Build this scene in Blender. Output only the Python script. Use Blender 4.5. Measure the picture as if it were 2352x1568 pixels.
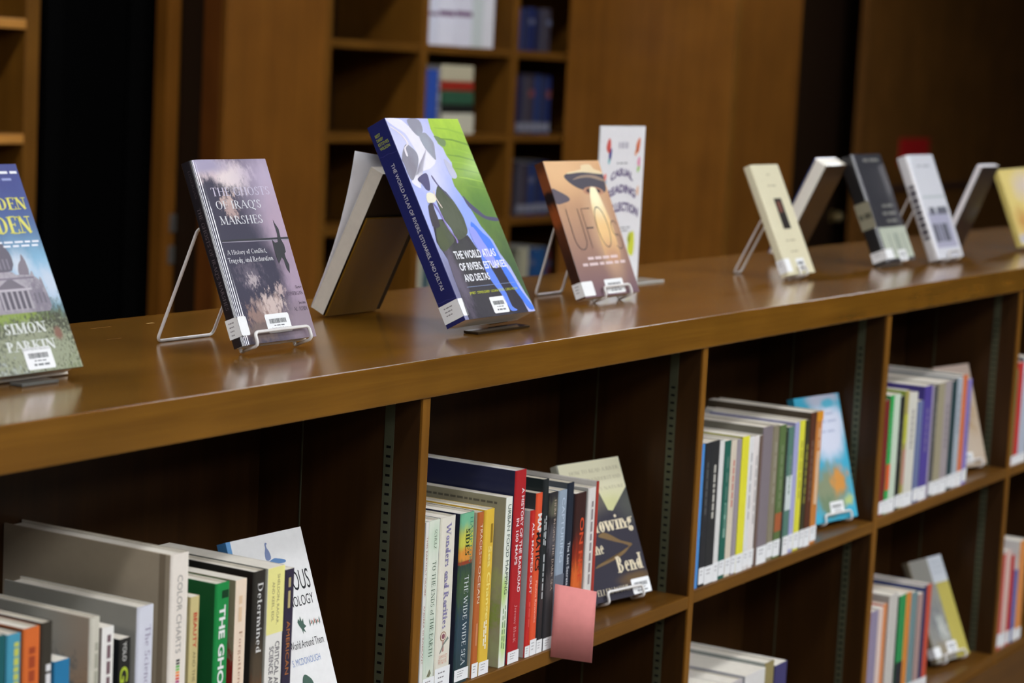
import bpy, bmesh, math, random
from mathutils import Vector, Matrix
random.seed(7)
for o in list(bpy.data.objects):
    bpy.data.objects.remove(o, do_unlink=True)
SC = bpy.context.scene
COL = SC.collection

# ------------------------------------------------------------------ camera
# world: X along the bookcase, Y into it, Z up; Z=0 is the countertop, Y=0 its front edge
F_PX = 5168.15
CAM = Vector((0.0, -1.57966, 0.38))
RT = Vector((0.515754, -0.855300, 0.049605))
DN = Vector((-0.077429, -0.104197, -0.991538))
FW = Vector((0.853231, 0.507549, -0.119965))
cam_data = bpy.data.cameras.new('camera')
cam = bpy.data.objects.new('camera', cam_data)
COL.objects.link(cam)
cam.matrix_world = Matrix(((RT.x, -DN.x, -FW.x, CAM.x), (RT.y, -DN.y, -FW.y, CAM.y),
                           (RT.z, -DN.z, -FW.z, CAM.z), (0, 0, 0, 1)))
cam_data.sensor_width = 36.0
cam_data.lens = F_PX * 36.0 / 2352.0
cam_data.clip_start = 0.05
cam_data.dof.use_dof = True
cam_data.dof.focus_distance = 3.02
cam_data.dof.aperture_fstop = 4.6
SC.camera = cam

# ------------------------------------------------------------------ world, exposure
world = bpy.data.worlds.new('world'); SC.world = world
world.use_nodes = True
world.node_tree.nodes['Background'].inputs[0].default_value = (0.75, 0.72, 0.68, 1)
world.node_tree.nodes['Background'].inputs[1].default_value = 0.006
SC.view_settings.view_transform = 'Standard'
SC.view_settings.look = 'None'
SC.view_settings.exposure = 0.0
SC.view_settings.gamma = 1.0
SC.view_settings.use_curve_mapping = False
LAMP = 28.5       # emission of the ceiling light diffusers

# ------------------------------------------------------------------ pixel -> point on a known plane
def ray(p):
    return RT * (p[0] - 1176.0) + DN * (p[1] - 784.0) + FW * F_PX
def at_y(p, y):
    d = ray(p); return CAM + d * ((y - CAM.y) / d.y)
def at_z(p, z):
    d = ray(p); return CAM + d * ((z - CAM.z) / d.z)
def at_x(p, x):
    d = ray(p); return CAM + d * ((x - CAM.x) / d.x)

# ------------------------------------------------------------------ materials
def lin(c):
    c /= 255.0
    return c / 12.92 if c <= 0.04045 else ((c + 0.055) / 1.055) ** 2.4
def rgb(c):
    return (lin(c[0]), lin(c[1]), lin(c[2]), 1.0)
_mats = {}
def mat(c, rough=0.5, coat=0.0, metal=0.0, noise=0.0):
    key = (tuple(c), rough, coat, metal, noise)
    if key in _mats: return _mats[key]
    m = bpy.data.materials.new('paint_%d' % len(_mats)); m.use_nodes = True
    nt = m.node_tree; b = nt.nodes['Principled BSDF']
    b.inputs['Roughness'].default_value = rough
    b.inputs['Metallic'].default_value = metal
    b.inputs['Specular IOR Level'].default_value = 0.5 if metal else (0.12 if rough >= 0.6 else 0.22)
    b.inputs['Coat Weight'].default_value = coat
    b.inputs['Coat Roughness'].default_value = 0.08
    tc = nt.nodes.new('ShaderNodeTexCoord'); nz = nt.nodes.new('ShaderNodeTexNoise')
    nz.inputs['Scale'].default_value = 90.0; nz.inputs['Detail'].default_value = 3.0
    nt.links.new(tc.outputs['Object'], nz.inputs['Vector'])
    mx = nt.nodes.new('ShaderNodeMix'); mx.data_type = 'RGBA'; mx.blend_type = 'MIX'
    k = 0.04 + noise
    a = rgb(c)
    mx.inputs[6].default_value = (a[0] * (1 - k), a[1] * (1 - k), a[2] * (1 - k), 1)
    mx.inputs[7].default_value = (min(1, a[0] * (1 + k)), min(1, a[1] * (1 + k)), min(1, a[2] * (1 + k)), 1)
    nt.links.new(nz.outputs['Fac'], mx.inputs[0]); nt.links.new(mx.outputs[2], b.inputs['Base Color'])
    _mats[key] = m
    return m

def emit(c, s):
    m = bpy.data.materials.new('lamp_glow'); m.use_nodes = True
    b = m.node_tree.nodes['Principled BSDF']
    b.inputs['Base Color'].default_value = (0.8, 0.8, 0.8, 1)
    b.inputs['Emission Color'].default_value = rgb(c); b.inputs['Emission Strength'].default_value = s
    return m

def wood(name, c1, c2, axis, rough=0.35, coat=0.0, scale=1.0, mottle=0.25, spec=0.25):
    """Varnished timber: grain streaks along one axis, broad mottling, fine pores."""
    m = bpy.data.materials.new(name); m.use_nodes = True
    nt = m.node_tree; L = nt.links; N = nt.nodes; b = N['Principled BSDF']
    b.inputs['Roughness'].default_value = rough
    b.inputs['Coat Weight'].default_value = coat; b.inputs['Coat Roughness'].default_value = 0.12
    b.inputs['Specular IOR Level'].default_value = spec
    tc = N.new('ShaderNodeTexCoord'); mp = N.new('ShaderNodeMapping')
    s = [60.0 * scale] * 3; s['XYZ'.index(axis)] = 2.2 * scale
    mp.inputs['Scale'].default_value = s
    L.new(tc.outputs['Object'], mp.inputs['Vector'])
    n1 = N.new('ShaderNodeTexNoise'); n1.inputs['Scale'].default_value = 1.0; n1.inputs['Detail'].default_value = 6.0
    n1.inputs['Roughness'].default_value = 0.6; n1.inputs['Distortion'].default_value = 0.4
    L.new(mp.outputs[0], n1.inputs['Vector'])
    n2 = N.new('ShaderNodeTexNoise'); n2.inputs['Scale'].default_value = 5.0; n2.inputs['Detail'].default_value = 2.0
    L.new(tc.outputs['Object'], n2.inputs['Vector'])
    r1 = N.new('ShaderNodeMapRange'); r1.inputs['From Min'].default_value = 0.3; r1.inputs['From Max'].default_value = 0.7
    L.new(n1.outputs['Fac'], r1.inputs['Value'])
    mx = N.new('ShaderNodeMix'); mx.data_type = 'RGBA'
    mx.inputs[6].default_value = rgb(c1); mx.inputs[7].default_value = rgb(c2)
    L.new(r1.outputs[0], mx.inputs[0])
    mm = N.new('ShaderNodeMix'); mm.data_type = 'RGBA'; mm.blend_type = 'MULTIPLY'
    r2 = N.new('ShaderNodeMapRange'); r2.inputs['From Min'].default_value = 0.3; r2.inputs['From Max'].default_value = 0.7
    r2.inputs['To Min'].default_value = 1.0 - mottle; r2.inputs['To Max'].default_value = 1.0
    L.new(n2.outputs['Fac'], r2.inputs['Value'])
    cmb = N.new('ShaderNodeCombineColor')
    for i in range(3): L.new(r2.outputs[0], cmb.inputs[i])
    mm.inputs[0].default_value = 1.0
    L.new(mx.outputs[2], mm.inputs[6]); L.new(cmb.outputs[0], mm.inputs[7]); L.new(mm.outputs[2], b.inputs['Base Color'])
    bp = N.new('ShaderNodeBump'); bp.inputs['Strength'].default_value = 0.06; bp.inputs['Distance'].default_value = 0.002
    L.new(n1.outputs['Fac'], bp.inputs['Height']); L.new(bp.outputs[0], b.inputs['Normal'])
    return m

def art(base, blobs, rough=0.42, coat=0.0, grad=None):
    """Printed picture: soft colour patches laid over one another in the sheet's own UV square.
    base: colour; grad: (colour_bottom, colour_top); blob = (u, v, ru, rv, colour, softness, raggedness, raggedness scale)"""
    m = bpy.data.materials.new('print_%d' % len(bpy.data.materials)); m.use_nodes = True
    nt = m.node_tree; L = nt.links; N = nt.nodes; b = N['Principled BSDF']
    b.inputs['Roughness'].default_value = rough
    b.inputs['Coat Weight'].default_value = coat; b.inputs['Coat Roughness'].default_value = 0.05
    b.inputs['Specular IOR Level'].default_value = 0.18
    uv = N.new('ShaderNodeUVMap'); uv.uv_map = 'UVMap'
    sp = N.new('ShaderNodeSeparateXYZ'); L.new(uv.outputs[0], sp.inputs[0])
    cur = None
    if grad:
        mx = N.new('ShaderNodeMix'); mx.data_type = 'RGBA'
        mx.inputs[6].default_value = rgb(grad[0]); mx.inputs[7].default_value = rgb(grad[1])
        L.new(sp.outputs['Y'], mx.inputs[0]); cur = mx.outputs[2]
    else:
        c = N.new('ShaderNodeRGB'); c.outputs[0].default_value = rgb(base); cur = c.outputs[0]
    noises = {}
    for (u, v, ru, rv, col, soft, rag, sc) in blobs:
        if sc not in noises:
            nz = N.new('ShaderNodeTexNoise'); nz.inputs['Scale'].default_value = sc
            nz.inputs['Detail'].default_value = 8.0; nz.inputs['Roughness'].default_value = 0.66
            L.new(uv.outputs[0], nz.inputs['Vector']); noises[sc] = nz.outputs['Fac']
        mp = N.new('ShaderNodeMapping'); mp.vector_type = 'TEXTURE'
        mp.inputs['Location'].default_value = (u, v, 0); mp.inputs['Scale'].default_value = (ru, rv, 1)
        L.new(uv.outputs[0], mp.inputs['Vector'])
        ln = N.new('ShaderNodeVectorMath'); ln.operation = 'LENGTH'; L.new(mp.outputs[0], ln.inputs[0])
        ad = N.new('ShaderNodeMath'); ad.operation = 'MULTIPLY_ADD'
        L.new(noises[sc], ad.inputs[0]); ad.inputs[1].default_value = -rag * 9.0; L.new(ln.outputs['Value'], ad.inputs[2])
        mr = N.new('ShaderNodeMapRange'); mr.interpolation_type = 'SMOOTHSTEP'
        mr.inputs['From Min'].default_value = 1.0 - soft - rag * 4.5; mr.inputs['From Max'].default_value = 1.0 + soft * 0.5 - rag * 4.5
        mr.inputs['To Min'].default_value = 1.0; mr.inputs['To Max'].default_value = 0.0
        L.new(ad.outputs[0], mr.inputs['Value'])
        mx = N.new('ShaderNodeMix'); mx.data_type = 'RGBA'
        L.new(mr.outputs[0], mx.inputs[0]); L.new(cur, mx.inputs[6]); mx.inputs[7].default_value = rgb(col)
        cur = mx.outputs[2]
    L.new(cur, b.inputs['Base Color'])
    return m

PAPER = mat((226, 220, 206), 0.8, noise=0.05)
WHITE = mat((238, 240, 240), 0.45)
INK = mat((40, 40, 44), 0.6)
GREY_INK = mat((120, 124, 126), 0.6)
CALL = mat((150, 148, 150), 0.6)
BARS = mat((84, 88, 88), 0.6)
WOOD_X = wood('varnished_wood_along', (110, 72, 22), (92, 58, 16), 'X', 0.32, 0.2)
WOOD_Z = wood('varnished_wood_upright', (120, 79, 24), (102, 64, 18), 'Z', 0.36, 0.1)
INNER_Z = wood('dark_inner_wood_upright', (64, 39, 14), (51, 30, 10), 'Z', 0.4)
WOOD_TOP = wood('worn_countertop_wood', (130, 88, 26), (110, 72, 19), 'X', 0.2, 0.45)
EDGE_Z = wood('edge_band_upright', (140, 93, 28), (112, 72, 20), 'Z', 0.4)
EDGE_X = wood('edge_band_along', (126, 84, 26), (104, 67, 19), 'X', 0.4)
PANEL = wood('wall_panel_wood', (126, 79, 24), (110, 66, 18), 'Z', 0.4, 0.05, 0.6, 0.2)
PANEL_LIT = wood('lit_panel_wood', (150, 96, 32), (130, 80, 25), 'Z', 0.4, 0.05, 0.6, 0.2)  # panel wood lightened, paints the stronger light on the right pier's side
PANEL_ORANGE = wood('orange_brown_wood', (112, 62, 18), (92, 48, 12), 'Z', 0.45, 0.0, 0.6)
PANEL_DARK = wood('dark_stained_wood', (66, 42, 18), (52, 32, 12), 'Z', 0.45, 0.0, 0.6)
METAL = mat((92, 94, 72), 0.45, metal=0.5)
WIRE = mat((226, 224, 220), 0.3, coat=0.4)

# ------------------------------------------------------------------ object helpers
def link(o, parent=None):
    COL.objects.link(o)
    if parent is not None: o.parent = parent
    return o
def mesh_obj(name, verts, faces, m, parent=None, smooth=False, uvs=None, mids=None):
    me = bpy.data.meshes.new(name)
    me.from_pydata([tuple(v) for v in verts], [], faces)
    for x in (m if isinstance(m, (list, tuple)) else [m]): me.materials.append(x)
    if mids:
        for p, i in zip(me.polygons, mids): p.material_index = i
    if uvs:
        ul = me.uv_layers.new(name='UVMap')
        for p in me.polygons:
            for li, vi in zip(p.loop_indices, p.vertices): ul.data[li].uv = uvs[p.index][p.vertices[:].index(vi)]
    if smooth:
        for p in me.polygons: p.use_smooth = True
    me.update()
    return link(bpy.data.objects.new(name, me), parent)
def empty(name, mtx=None):
    o = bpy.data.objects.new(name, None); o.empty_display_size = 0.05
    COL.objects.link(o)
    if mtx is not None: o.matrix_world = mtx
    return o
def tag(o, label=None, cat=None, group=None, kind=None):
    if label: o['label'] = label
    if cat: o['category'] = cat
    if group: o['group'] = group
    if kind: o['kind'] = kind
    return o
_boxes = {}
def box(name, lo, hi, m, parent=None, bev=0.0):
    lo = Vector(lo); hi = Vector(hi); c = (lo + hi) / 2; d = hi - lo
    bm = bmesh.new(); bmesh.ops.create_cube(bm, size=1.0)
    bmesh.ops.scale(bm, vec=d, verts=bm.verts); bmesh.ops.translate(bm, vec=c, verts=bm.verts)
    if bev: bmesh.ops.bevel(bm, geom=bm.edges[:], offset=min(bev, min(d) * 0.45), segments=2, profile=0.6, affect='EDGES')
    me = bpy.data.meshes.new(name); bm.to_mesh(me); bm.free(); me.materials.append(m)
    return link(bpy.data.objects.new(name, me), parent)
def fillet(pts, r, seg=5, closed=False):
    """Round the corners of a polyline."""
    pts = [Vector(p) for p in pts]; out = []; n = len(pts)
    for i, p in enumerate(pts):
        if not closed and i in (0, n - 1): out.append(p); continue
        a = pts[i - 1]; b = pts[(i + 1) % n]
        da = (a - p); db = (b - p); k = min(r, da.length * 0.45, db.length * 0.45)
        A = p + da.normalized() * k; B = p + db.normalized() * k
        for j in range(seg + 1):
            t = j / seg
            out.append(A * (1 - t) ** 2 + p * (2 * t * (1 - t)) + B * t * t)
    return out
def tube(name, pts, r, m, parent=None, closed=False, sides=8):
    n = len(pts); V = []; Fc = []
    up = Vector((0.13, 0.31, 0.94)).normalized(); prev = None
    for i, p in enumerate(pts):
        a = pts[i - 1] if (i or closed) else pts[i]; b = pts[(i + 1) % n] if (i < n - 1 or closed) else pts[i]
        t = (b - a).normalized()
        x = up.cross(t) if prev is None else prev - t * prev.dot(t)
        x.normalize(); prev = x.copy(); y = t.cross(x)
        for k in range(sides):
            an = 2 * math.pi * k / sides
            V.append(p + x * (math.cos(an) * r) + y * (math.sin(an) * r))
    m_ = n if closed else n - 1
    best = 0
    if closed:   # match the seam
        d = [(V[k] - V[(n - 1) * sides]).length for k in range(sides)]; best = d.index(min(d))
    for i in range(m_):
        j = (i + 1) % n; off = best if (closed and j == 0) else 0
        for k in range(sides):
            Fc.append((i * sides + k, i * sides + (k + 1) % sides, j * sides + (k + 1 + off) % sides, j * sides + (k + off) % sides))
    if not closed:
        Fc.append(tuple(range(sides))[::-1]); Fc.append(tuple((n - 1) * sides + k for k in range(sides)))
    return mesh_obj(name, V, Fc, m, parent, smooth=True)
def smooth_poly(pts, seg=5):
    out = []; n = len(pts)
    P = [Vector((p[0], p[1])) for p in pts]
    for i in range(n):
        p0, p1, p2, p3 = P[i - 1], P[i], P[(i + 1) % n], P[(i + 2) % n]
        for j in range(seg):
            t = j / seg
            out.append(0.5 * ((2 * p1) + (p2 - p0) * t + (2 * p0 - 5 * p1 + 4 * p2 - p3) * t * t + (3 * p1 - p0 - 3 * p2 + p3) * t ** 3))
    return out

# ------------------------------------------------------------------ flat print on a sheet (frame = origin, right, up, outward normal)
class Frame:
    def __init__(s, o, r, u, w, h):
        s.o = Vector(o); s.r = Vector(r); s.u = Vector(u); s.n = s.r.cross(s.u); s.w = w; s.h = h
    def pt(s, a, b, layer=1.0):
        return s.o + s.r * a + s.u * b + s.n * (layer * 0.00012)
def patch(name, fr, pts, m, parent, layer=1, smooth=0, norm=True):
    """A flat printed shape; pts are fractions of the sheet (norm) or metres."""
    P = smooth_poly(pts, smooth) if smooth else [Vector((p[0], p[1])) for p in pts]
    if norm: P = [Vector((min(1, max(0, p.x)) * fr.w, min(1, max(0, p.y)) * fr.h)) for p in P]
    ar = sum(P[i - 1].x * P[i].y - P[i].x * P[i - 1].y for i in range(len(P)))
    if ar < 0: P.reverse()
    V = [fr.pt(p.x, p.y, layer) for p in P]
    uv = [[(p.x / fr.w, p.y / fr.h) for p in P]]
    return mesh_obj(name, V, [tuple(range(len(V)))], m, parent, uvs=uv)
def rect(name, fr, u0, v0, u1, v1, m, parent, layer=1):
    return patch(name, fr, [(u0, v0), (u1, v0), (u1, v1), (u0, v1)], m, parent, layer)
def round_rect(name, fr, u0, v0, u1, v1, m, parent, layer=1, r=0.003):
    a0, b0, a1, b1 = u0 * fr.w, v0 * fr.h, u1 * fr.w, v1 * fr.h
    r = min(r, (a1 - a0) * 0.4, (b1 - b0) * 0.4); P = []
    for cx, cy, s in ((a1 - r, b0 + r, -90), (a1 - r, b1 - r, 0), (a0 + r, b1 - r, 90), (a0 + r, b0 + r, 180)):
        for k in range(5):
            an = math.radians(s + k * 22.5); P.append((cx + r * math.cos(an), cy + r * math.sin(an)))
    return patch(name, fr, P, m, parent, layer, norm=False)

# plain lettering from Blender's own built-in face
_glyph = {}
def sans(s, bold=0.0):
    key = (s, bold)
    if key not in _glyph:
        cu = bpy.data.curves.new('letters', 'FONT'); cu.body = s; cu.resolution_u = 3
        cu.offset = bold; cu.fill_mode = 'FRONT'
        ob = bpy.data.objects.new('letters', cu); COL.objects.link(ob)
        me = bpy.data.meshes.new_from_object(ob)
        V = [v.co.copy() for v in me.vertices]; Fc = [tuple(p.vertices) for p in me.polygons]
        COL.objects.unlink(ob); bpy.data.objects.remove(ob); bpy.data.meshes.remove(me); bpy.data.curves.remove(cu)
        _glyph[key] = (V, Fc)
    return _glyph[key]

# seriffed lettering drawn as thick and thin strokes on a unit em (advance, strokes)
# v: thick upright with serifs; t: thin line; k: thick slanted line; a: arc (cx, cy, rx, ry, a0, a1); h: thin horizontal; d: dot
SER = {
 'A': (.78, ['t .06 0 .38 1', 'k .38 1 .70 0', 'h .2 .36 .57', 's .06 0', 's .70 0']),
 'B': (.66, ['v .15 0 1', 'a .2 .75 .3 .25 -90 90', 'a .2 .27 .38 .27 -90 90', 'h .15 0 .3', 'h .15 1 .3', 'h .15 .52 .3']),
 'C': (.74, ['a .42 .5 .36 .52 45 315', 't .68 .66 .68 .96']),
 'D': (.78, ['v .15 0 1', 'a .28 .5 .42 .5 -90 90', 'h .15 0 .3', 'h .15 1 .3']),
 'E': (.64, ['v .15 0 1', 'h .15 0 .58', 'h .15 1 .55', 'h .15 .52 .44', 't .58 0 .6 .24', 't .55 1 .56 .78', 't .44 .42 .44 .62']),
 'F': (.6, ['v .15 0 1', 'h .15 1 .54', 'h .15 .5 .42', 't .54 1 .56 .76', 't .42 .4 .42 .6']),
 'G': (.8, ['a .42 .5 .36 .52 45 360', 'v .68 .02 .42', 't .68 .7 .68 .97']),
 'H': (.84, ['v .16 0 1', 'v .68 0 1', 'h .16 .52 .68']),
 'I': (.36, ['v .18 0 1']),
 'J': (.44, ['v .26 .1 1', 'a .12 .05 .14 .2 180 350']),
 'K': (.76, ['v .15 0 1', 't .2 .42 .62 1', 'k .3 .56 .68 0', 's .62 1', 's .68 0']),
 'L': (.6, ['v .15 0 1', 'h .15 0 .56', 't .56 0 .58 .28']),
 'M': (.98, ['t .14 0 .18 1', 'k .18 1 .49 .05', 't .49 .05 .8 1', 'k .8 1 .84 0', 's .14 0', 's .84 0', 's .16 1', 's .82 1']),
 'N': (.84, ['t .14 0 .14 1', 'k .14 1 .70 0', 't .70 0 .70 1', 's .14 0', 's .70 1', 's .12 1']),
 'O': (.84, ['a .42 .5 .36 .52 0 360']),
 'P': (.62, ['v .15 0 1', 'a .2 .73 .36 .27 -90 90', 'h .15 1 .3', 'h .15 .46 .3']),
 'Q': (.84, ['a .42 .5 .36 .52 0 360', 'k .45 .02 .86 -.22']),
 'R': (.74, ['v .15 0 1', 'a .2 .74 .34 .26 -90 90', 'h .15 1 .3', 'h .15 .48 .3', 'k .34 .48 .68 0', 's .69 0']),
 'S': (.56, ['a .28 .75 .2 .26 30 270', 'a .28 .25 .22 .26 -150 90', 't .47 .76 .47 .97', 't .08 .04 .08 .26']),
 'T': (.7, ['v .35 0 1', 'h .04 1 .66', 't .04 1 .03 .78', 't .66 1 .67 .78']),
 'U': (.8, ['v .15 .3 1', 'a .4 .3 .25 .32 180 360', 't .65 .3 .65 1', 's .65 1']),
 'V': (.76, ['k .06 1 .38 0', 't .38 0 .70 1', 's .06 1', 's .70 1']),
 'W': (1.06, ['k .06 1 .32 0', 't .32 0 .53 .9', 'k .53 .9 .76 0', 't .76 0 1.0 1', 's .06 1', 's 1.0 1']),
 'Y': (.72, ['k .06 1 .36 .48', 't .36 .48 .66 1', 'v .36 0 .48', 's .06 1', 's .66 1']),
 'Z': (.66, ['t .06 1 .58 1', 'k .56 1 .08 0', 't .08 0 .62 0', 't .62 0 .62 .2']),
 "'": (.2, ['k .1 1 .07 .76']), ',': (.24, ['k .14 .06 .06 -.16']), '.': (.22, ['d .1 .05']), ' ': (.3, []),
 'a': (.5, ['a .22 .3 .18 .2 60 330', 'v .4 0 .46', 'a .24 .48 .18 .17 20 150']),
 'b': (.56, ['v .13 0 1', 'a .3 .32 .2 .32 0 360']),
 'c': (.48, ['a .27 .32 .22 .33 50 320']),
 'd': (.58, ['a .26 .32 .2 .32 0 360', 'v .45 0 1']),
 'e': (.5, ['a .26 .32 .21 .33 0 310', 'h .06 .36 .46']),
 'f': (.36, ['v .16 0 .84', 'a .28 .84 .12 .16 20 180', 'h .04 .62 .32']),
 'g': (.54, ['a .24 .44 .17 .2 0 360', 'a .25 -.08 .2 .17 0 360', 't .12 .28 .12 .08', 'h .36 .62 .52']),
 'h': (.6, ['v .13 0 1', 'a .3 .4 .17 .25 0 150', 'v .47 0 .4']),
 'i': (.3, ['v .15 0 .64', 'd .15 .86']),
 'l': (.3, ['v .15 0 1']),
 'm': (.88, ['v .13 0 .64', 'a .28 .42 .15 .23 0 150', 'v .44 0 .42', 'a .58 .42 .15 .23 0 150', 'v .74 0 .42']),
 'n': (.6, ['v .13 0 .64', 'a .3 .4 .17 .25 0 150', 'v .47 0 .4']),
 'o': (.54, ['a .27 .32 .22 .33 0 360']),
 'r': (.4, ['v .13 0 .64', 'a .28 .46 .13 .18 40 150', 'd .36 .54']),
 's': (.4, ['a .2 .48 .14 .17 30 270', 'a .2 .16 .15 .17 -150 90']),
 't': (.36, ['v .16 .06 .86', 'a .27 .1 .11 .12 190 320', 'h .04 .62 .32']),
 'u': (.6, ['v .13 .2 .64', 'a .28 .2 .15 .22 180 340', 'v .46 0 .64']),
 'v': (.52, ['k .06 .64 .26 0', 't .26 0 .46 .64', 's .06 .64', 's .46 .64']),
 'w': (.78, ['k .05 .64 .22 0', 't .22 0 .38 .62', 'k .38 .62 .55 0', 't .55 0 .73 .64', 's .05 .64', 's .73 .64']),
 'y': (.52, ['k .06 .64 .27 0', 't .46 .64 .18 -.28', 's .06 .64', 's .46 .64']),
}
def serif(s, thick=.13, thin=.045):
    V = []; Fc = []; x0 = 0.0
    def quad(pts):
        i = len(V); V.extend(Vector((p[0] + x0, p[1], 0)) for p in pts); Fc.append(tuple(range(i, i + len(pts))))
    def stroke(ax, ay, bx, by, w):
        d = Vector((bx - ax, by - ay)); n = Vector((-d.y, d.x)).normalized() * (w / 2)
        quad([(ax - n.x, ay - n.y), (bx - n.x, by - n.y), (bx + n.x, by + n.y), (ax + n.x, ay + n.y)])
    def foot(x, y):
        sg = 1 if y < 0.5 else -1
        quad([(x - thick * .95, y), (x + thick * .95, y), (x + thick * .95, y + sg * thin), (x - thick * .95, y + sg * thin)])
    for ch in s:
        adv, ops = SER.get(ch, SER.get(ch.upper(), (.5, [])))
        for op in ops:
            q = op.split(); c = q[0]; a = [float(z) for z in q[1:]]
            if c == 'v':
                stroke(a[0], a[1], a[0], a[2], thick); foot(a[0], a[1])
                quad([(a[0] - thick * .9, a[2]), (a[0] + thick * .9, a[2]), (a[0] + thick * .9, a[2] - thin), (a[0] - thick * .9, a[2] - thin)])
            elif c == 't': stroke(*a, thin)
            elif c == 'k': stroke(*a, thick)
            elif c == 'h': stroke(a[0], a[1], a[2], a[1], thin)
            elif c == 's': foot(*a)
            elif c == 'd':
                r = thick * .55; quad([(a[0] + r * math.cos(k * 1.0472), a[1] + r * math.sin(k * 1.0472)) for k in range(6)])
            elif c == 'a':
                cx, cy, rx, ry, a0, a1 = a; n = max(6, int(abs(a1 - a0) / 18)); pr = None
                for k in range(n + 1):
                    an = math.radians(a0 + (a1 - a0) * k / n); w = thin + (thick - thin) * abs(math.cos(an)) ** 1.3
                    o = (cx + rx * math.cos(an), cy + ry * math.sin(an))
                    i_ = (cx + (rx - w) * math.cos(an), cy + (ry - (thin + .01)) * math.sin(an))
                    if pr: quad([pr[0], o, i_, pr[1]])
                    pr = (o, i_)
        x0 += adv + .03
    return V, Fc

def letter(name, fr, s, u0, v0, u1, v1, m, parent, layer=2, style='sans', bold=0.0, down=False, arc=0.0):
    """Lettering stretched to fill a box of the sheet; down = reads from top to bottom along a spine."""
    V, Fc = (serif(s, *((.13, .045) if not bold else (.2, .06))) if style == 'serif' else sans(s, bold))
    if not V: return None
    xs = [v.x for v in V]; ys = [v.y for v in V]
    x0, x1, y0, y1 = min(xs), max(xs), min(ys), max(ys)
    A0, A1, B0, B1 = u0 * fr.w, u1 * fr.w, v0 * fr.h, v1 * fr.h
    out = []
    for v in V:
        a = (v.x - x0) / (x1 - x0 + 1e-9); b = (v.y - y0) / (y1 - y0 + 1e-9)
        if arc: b = b + arc * (1 - (2 * a - 1) ** 2)
        if down: out.append(fr.pt(A0 + (A1 - A0) * b, B1 + (B0 - B1) * a, layer))
        else: out.append(fr.pt(A0 + (A1 - A0) * a, B0 + (B1 - B0) * b, layer))
    # keep every face turned outwards
    Fo = []
    for f in Fc:
        p, q, r = (out[f[0]], out[f[1]], out[f[2]])
        Fo.append(f if (q - p).cross(r - p).dot(fr.n) >= 0 else f[::-1])
    return mesh_obj(name, out, Fo, m, parent)
def greek(name, fr, u0, v0, u1, v1, m, parent, layer=2, down=False, words=5, seed=1):
    """A line of print too small to read: a row of word-shaped dashes joined into one part."""
    rnd = random.Random(seed); V = []; Fc = []; x = 0.0; segs = []
    for k in range(words):
        w = rnd.uniform(.6, 1.4); segs.append((x, x + w)); x += w + .28
    for a, b in segs:
        a /= x - .28; b /= x - .28
        if down: q = [(u0, v1 + (v0 - v1) * a), (u0, v1 + (v0 - v1) * b), (u1, v1 + (v0 - v1) * b), (u1, v1 + (v0 - v1) * a)]
        else: q = [(u0 + (u1 - u0) * a, v0), (u0 + (u1 - u0) * b, v0), (u0 + (u1 - u0) * b, v1), (u0 + (u1 - u0) * a, v1)]
        i = len(V); V += [fr.pt(p[0] * fr.w, p[1] * fr.h, layer) for p in q]; Fc.append((i, i + 1, i + 2, i + 3))
    return mesh_obj(name, V, Fc, m, parent)

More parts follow.
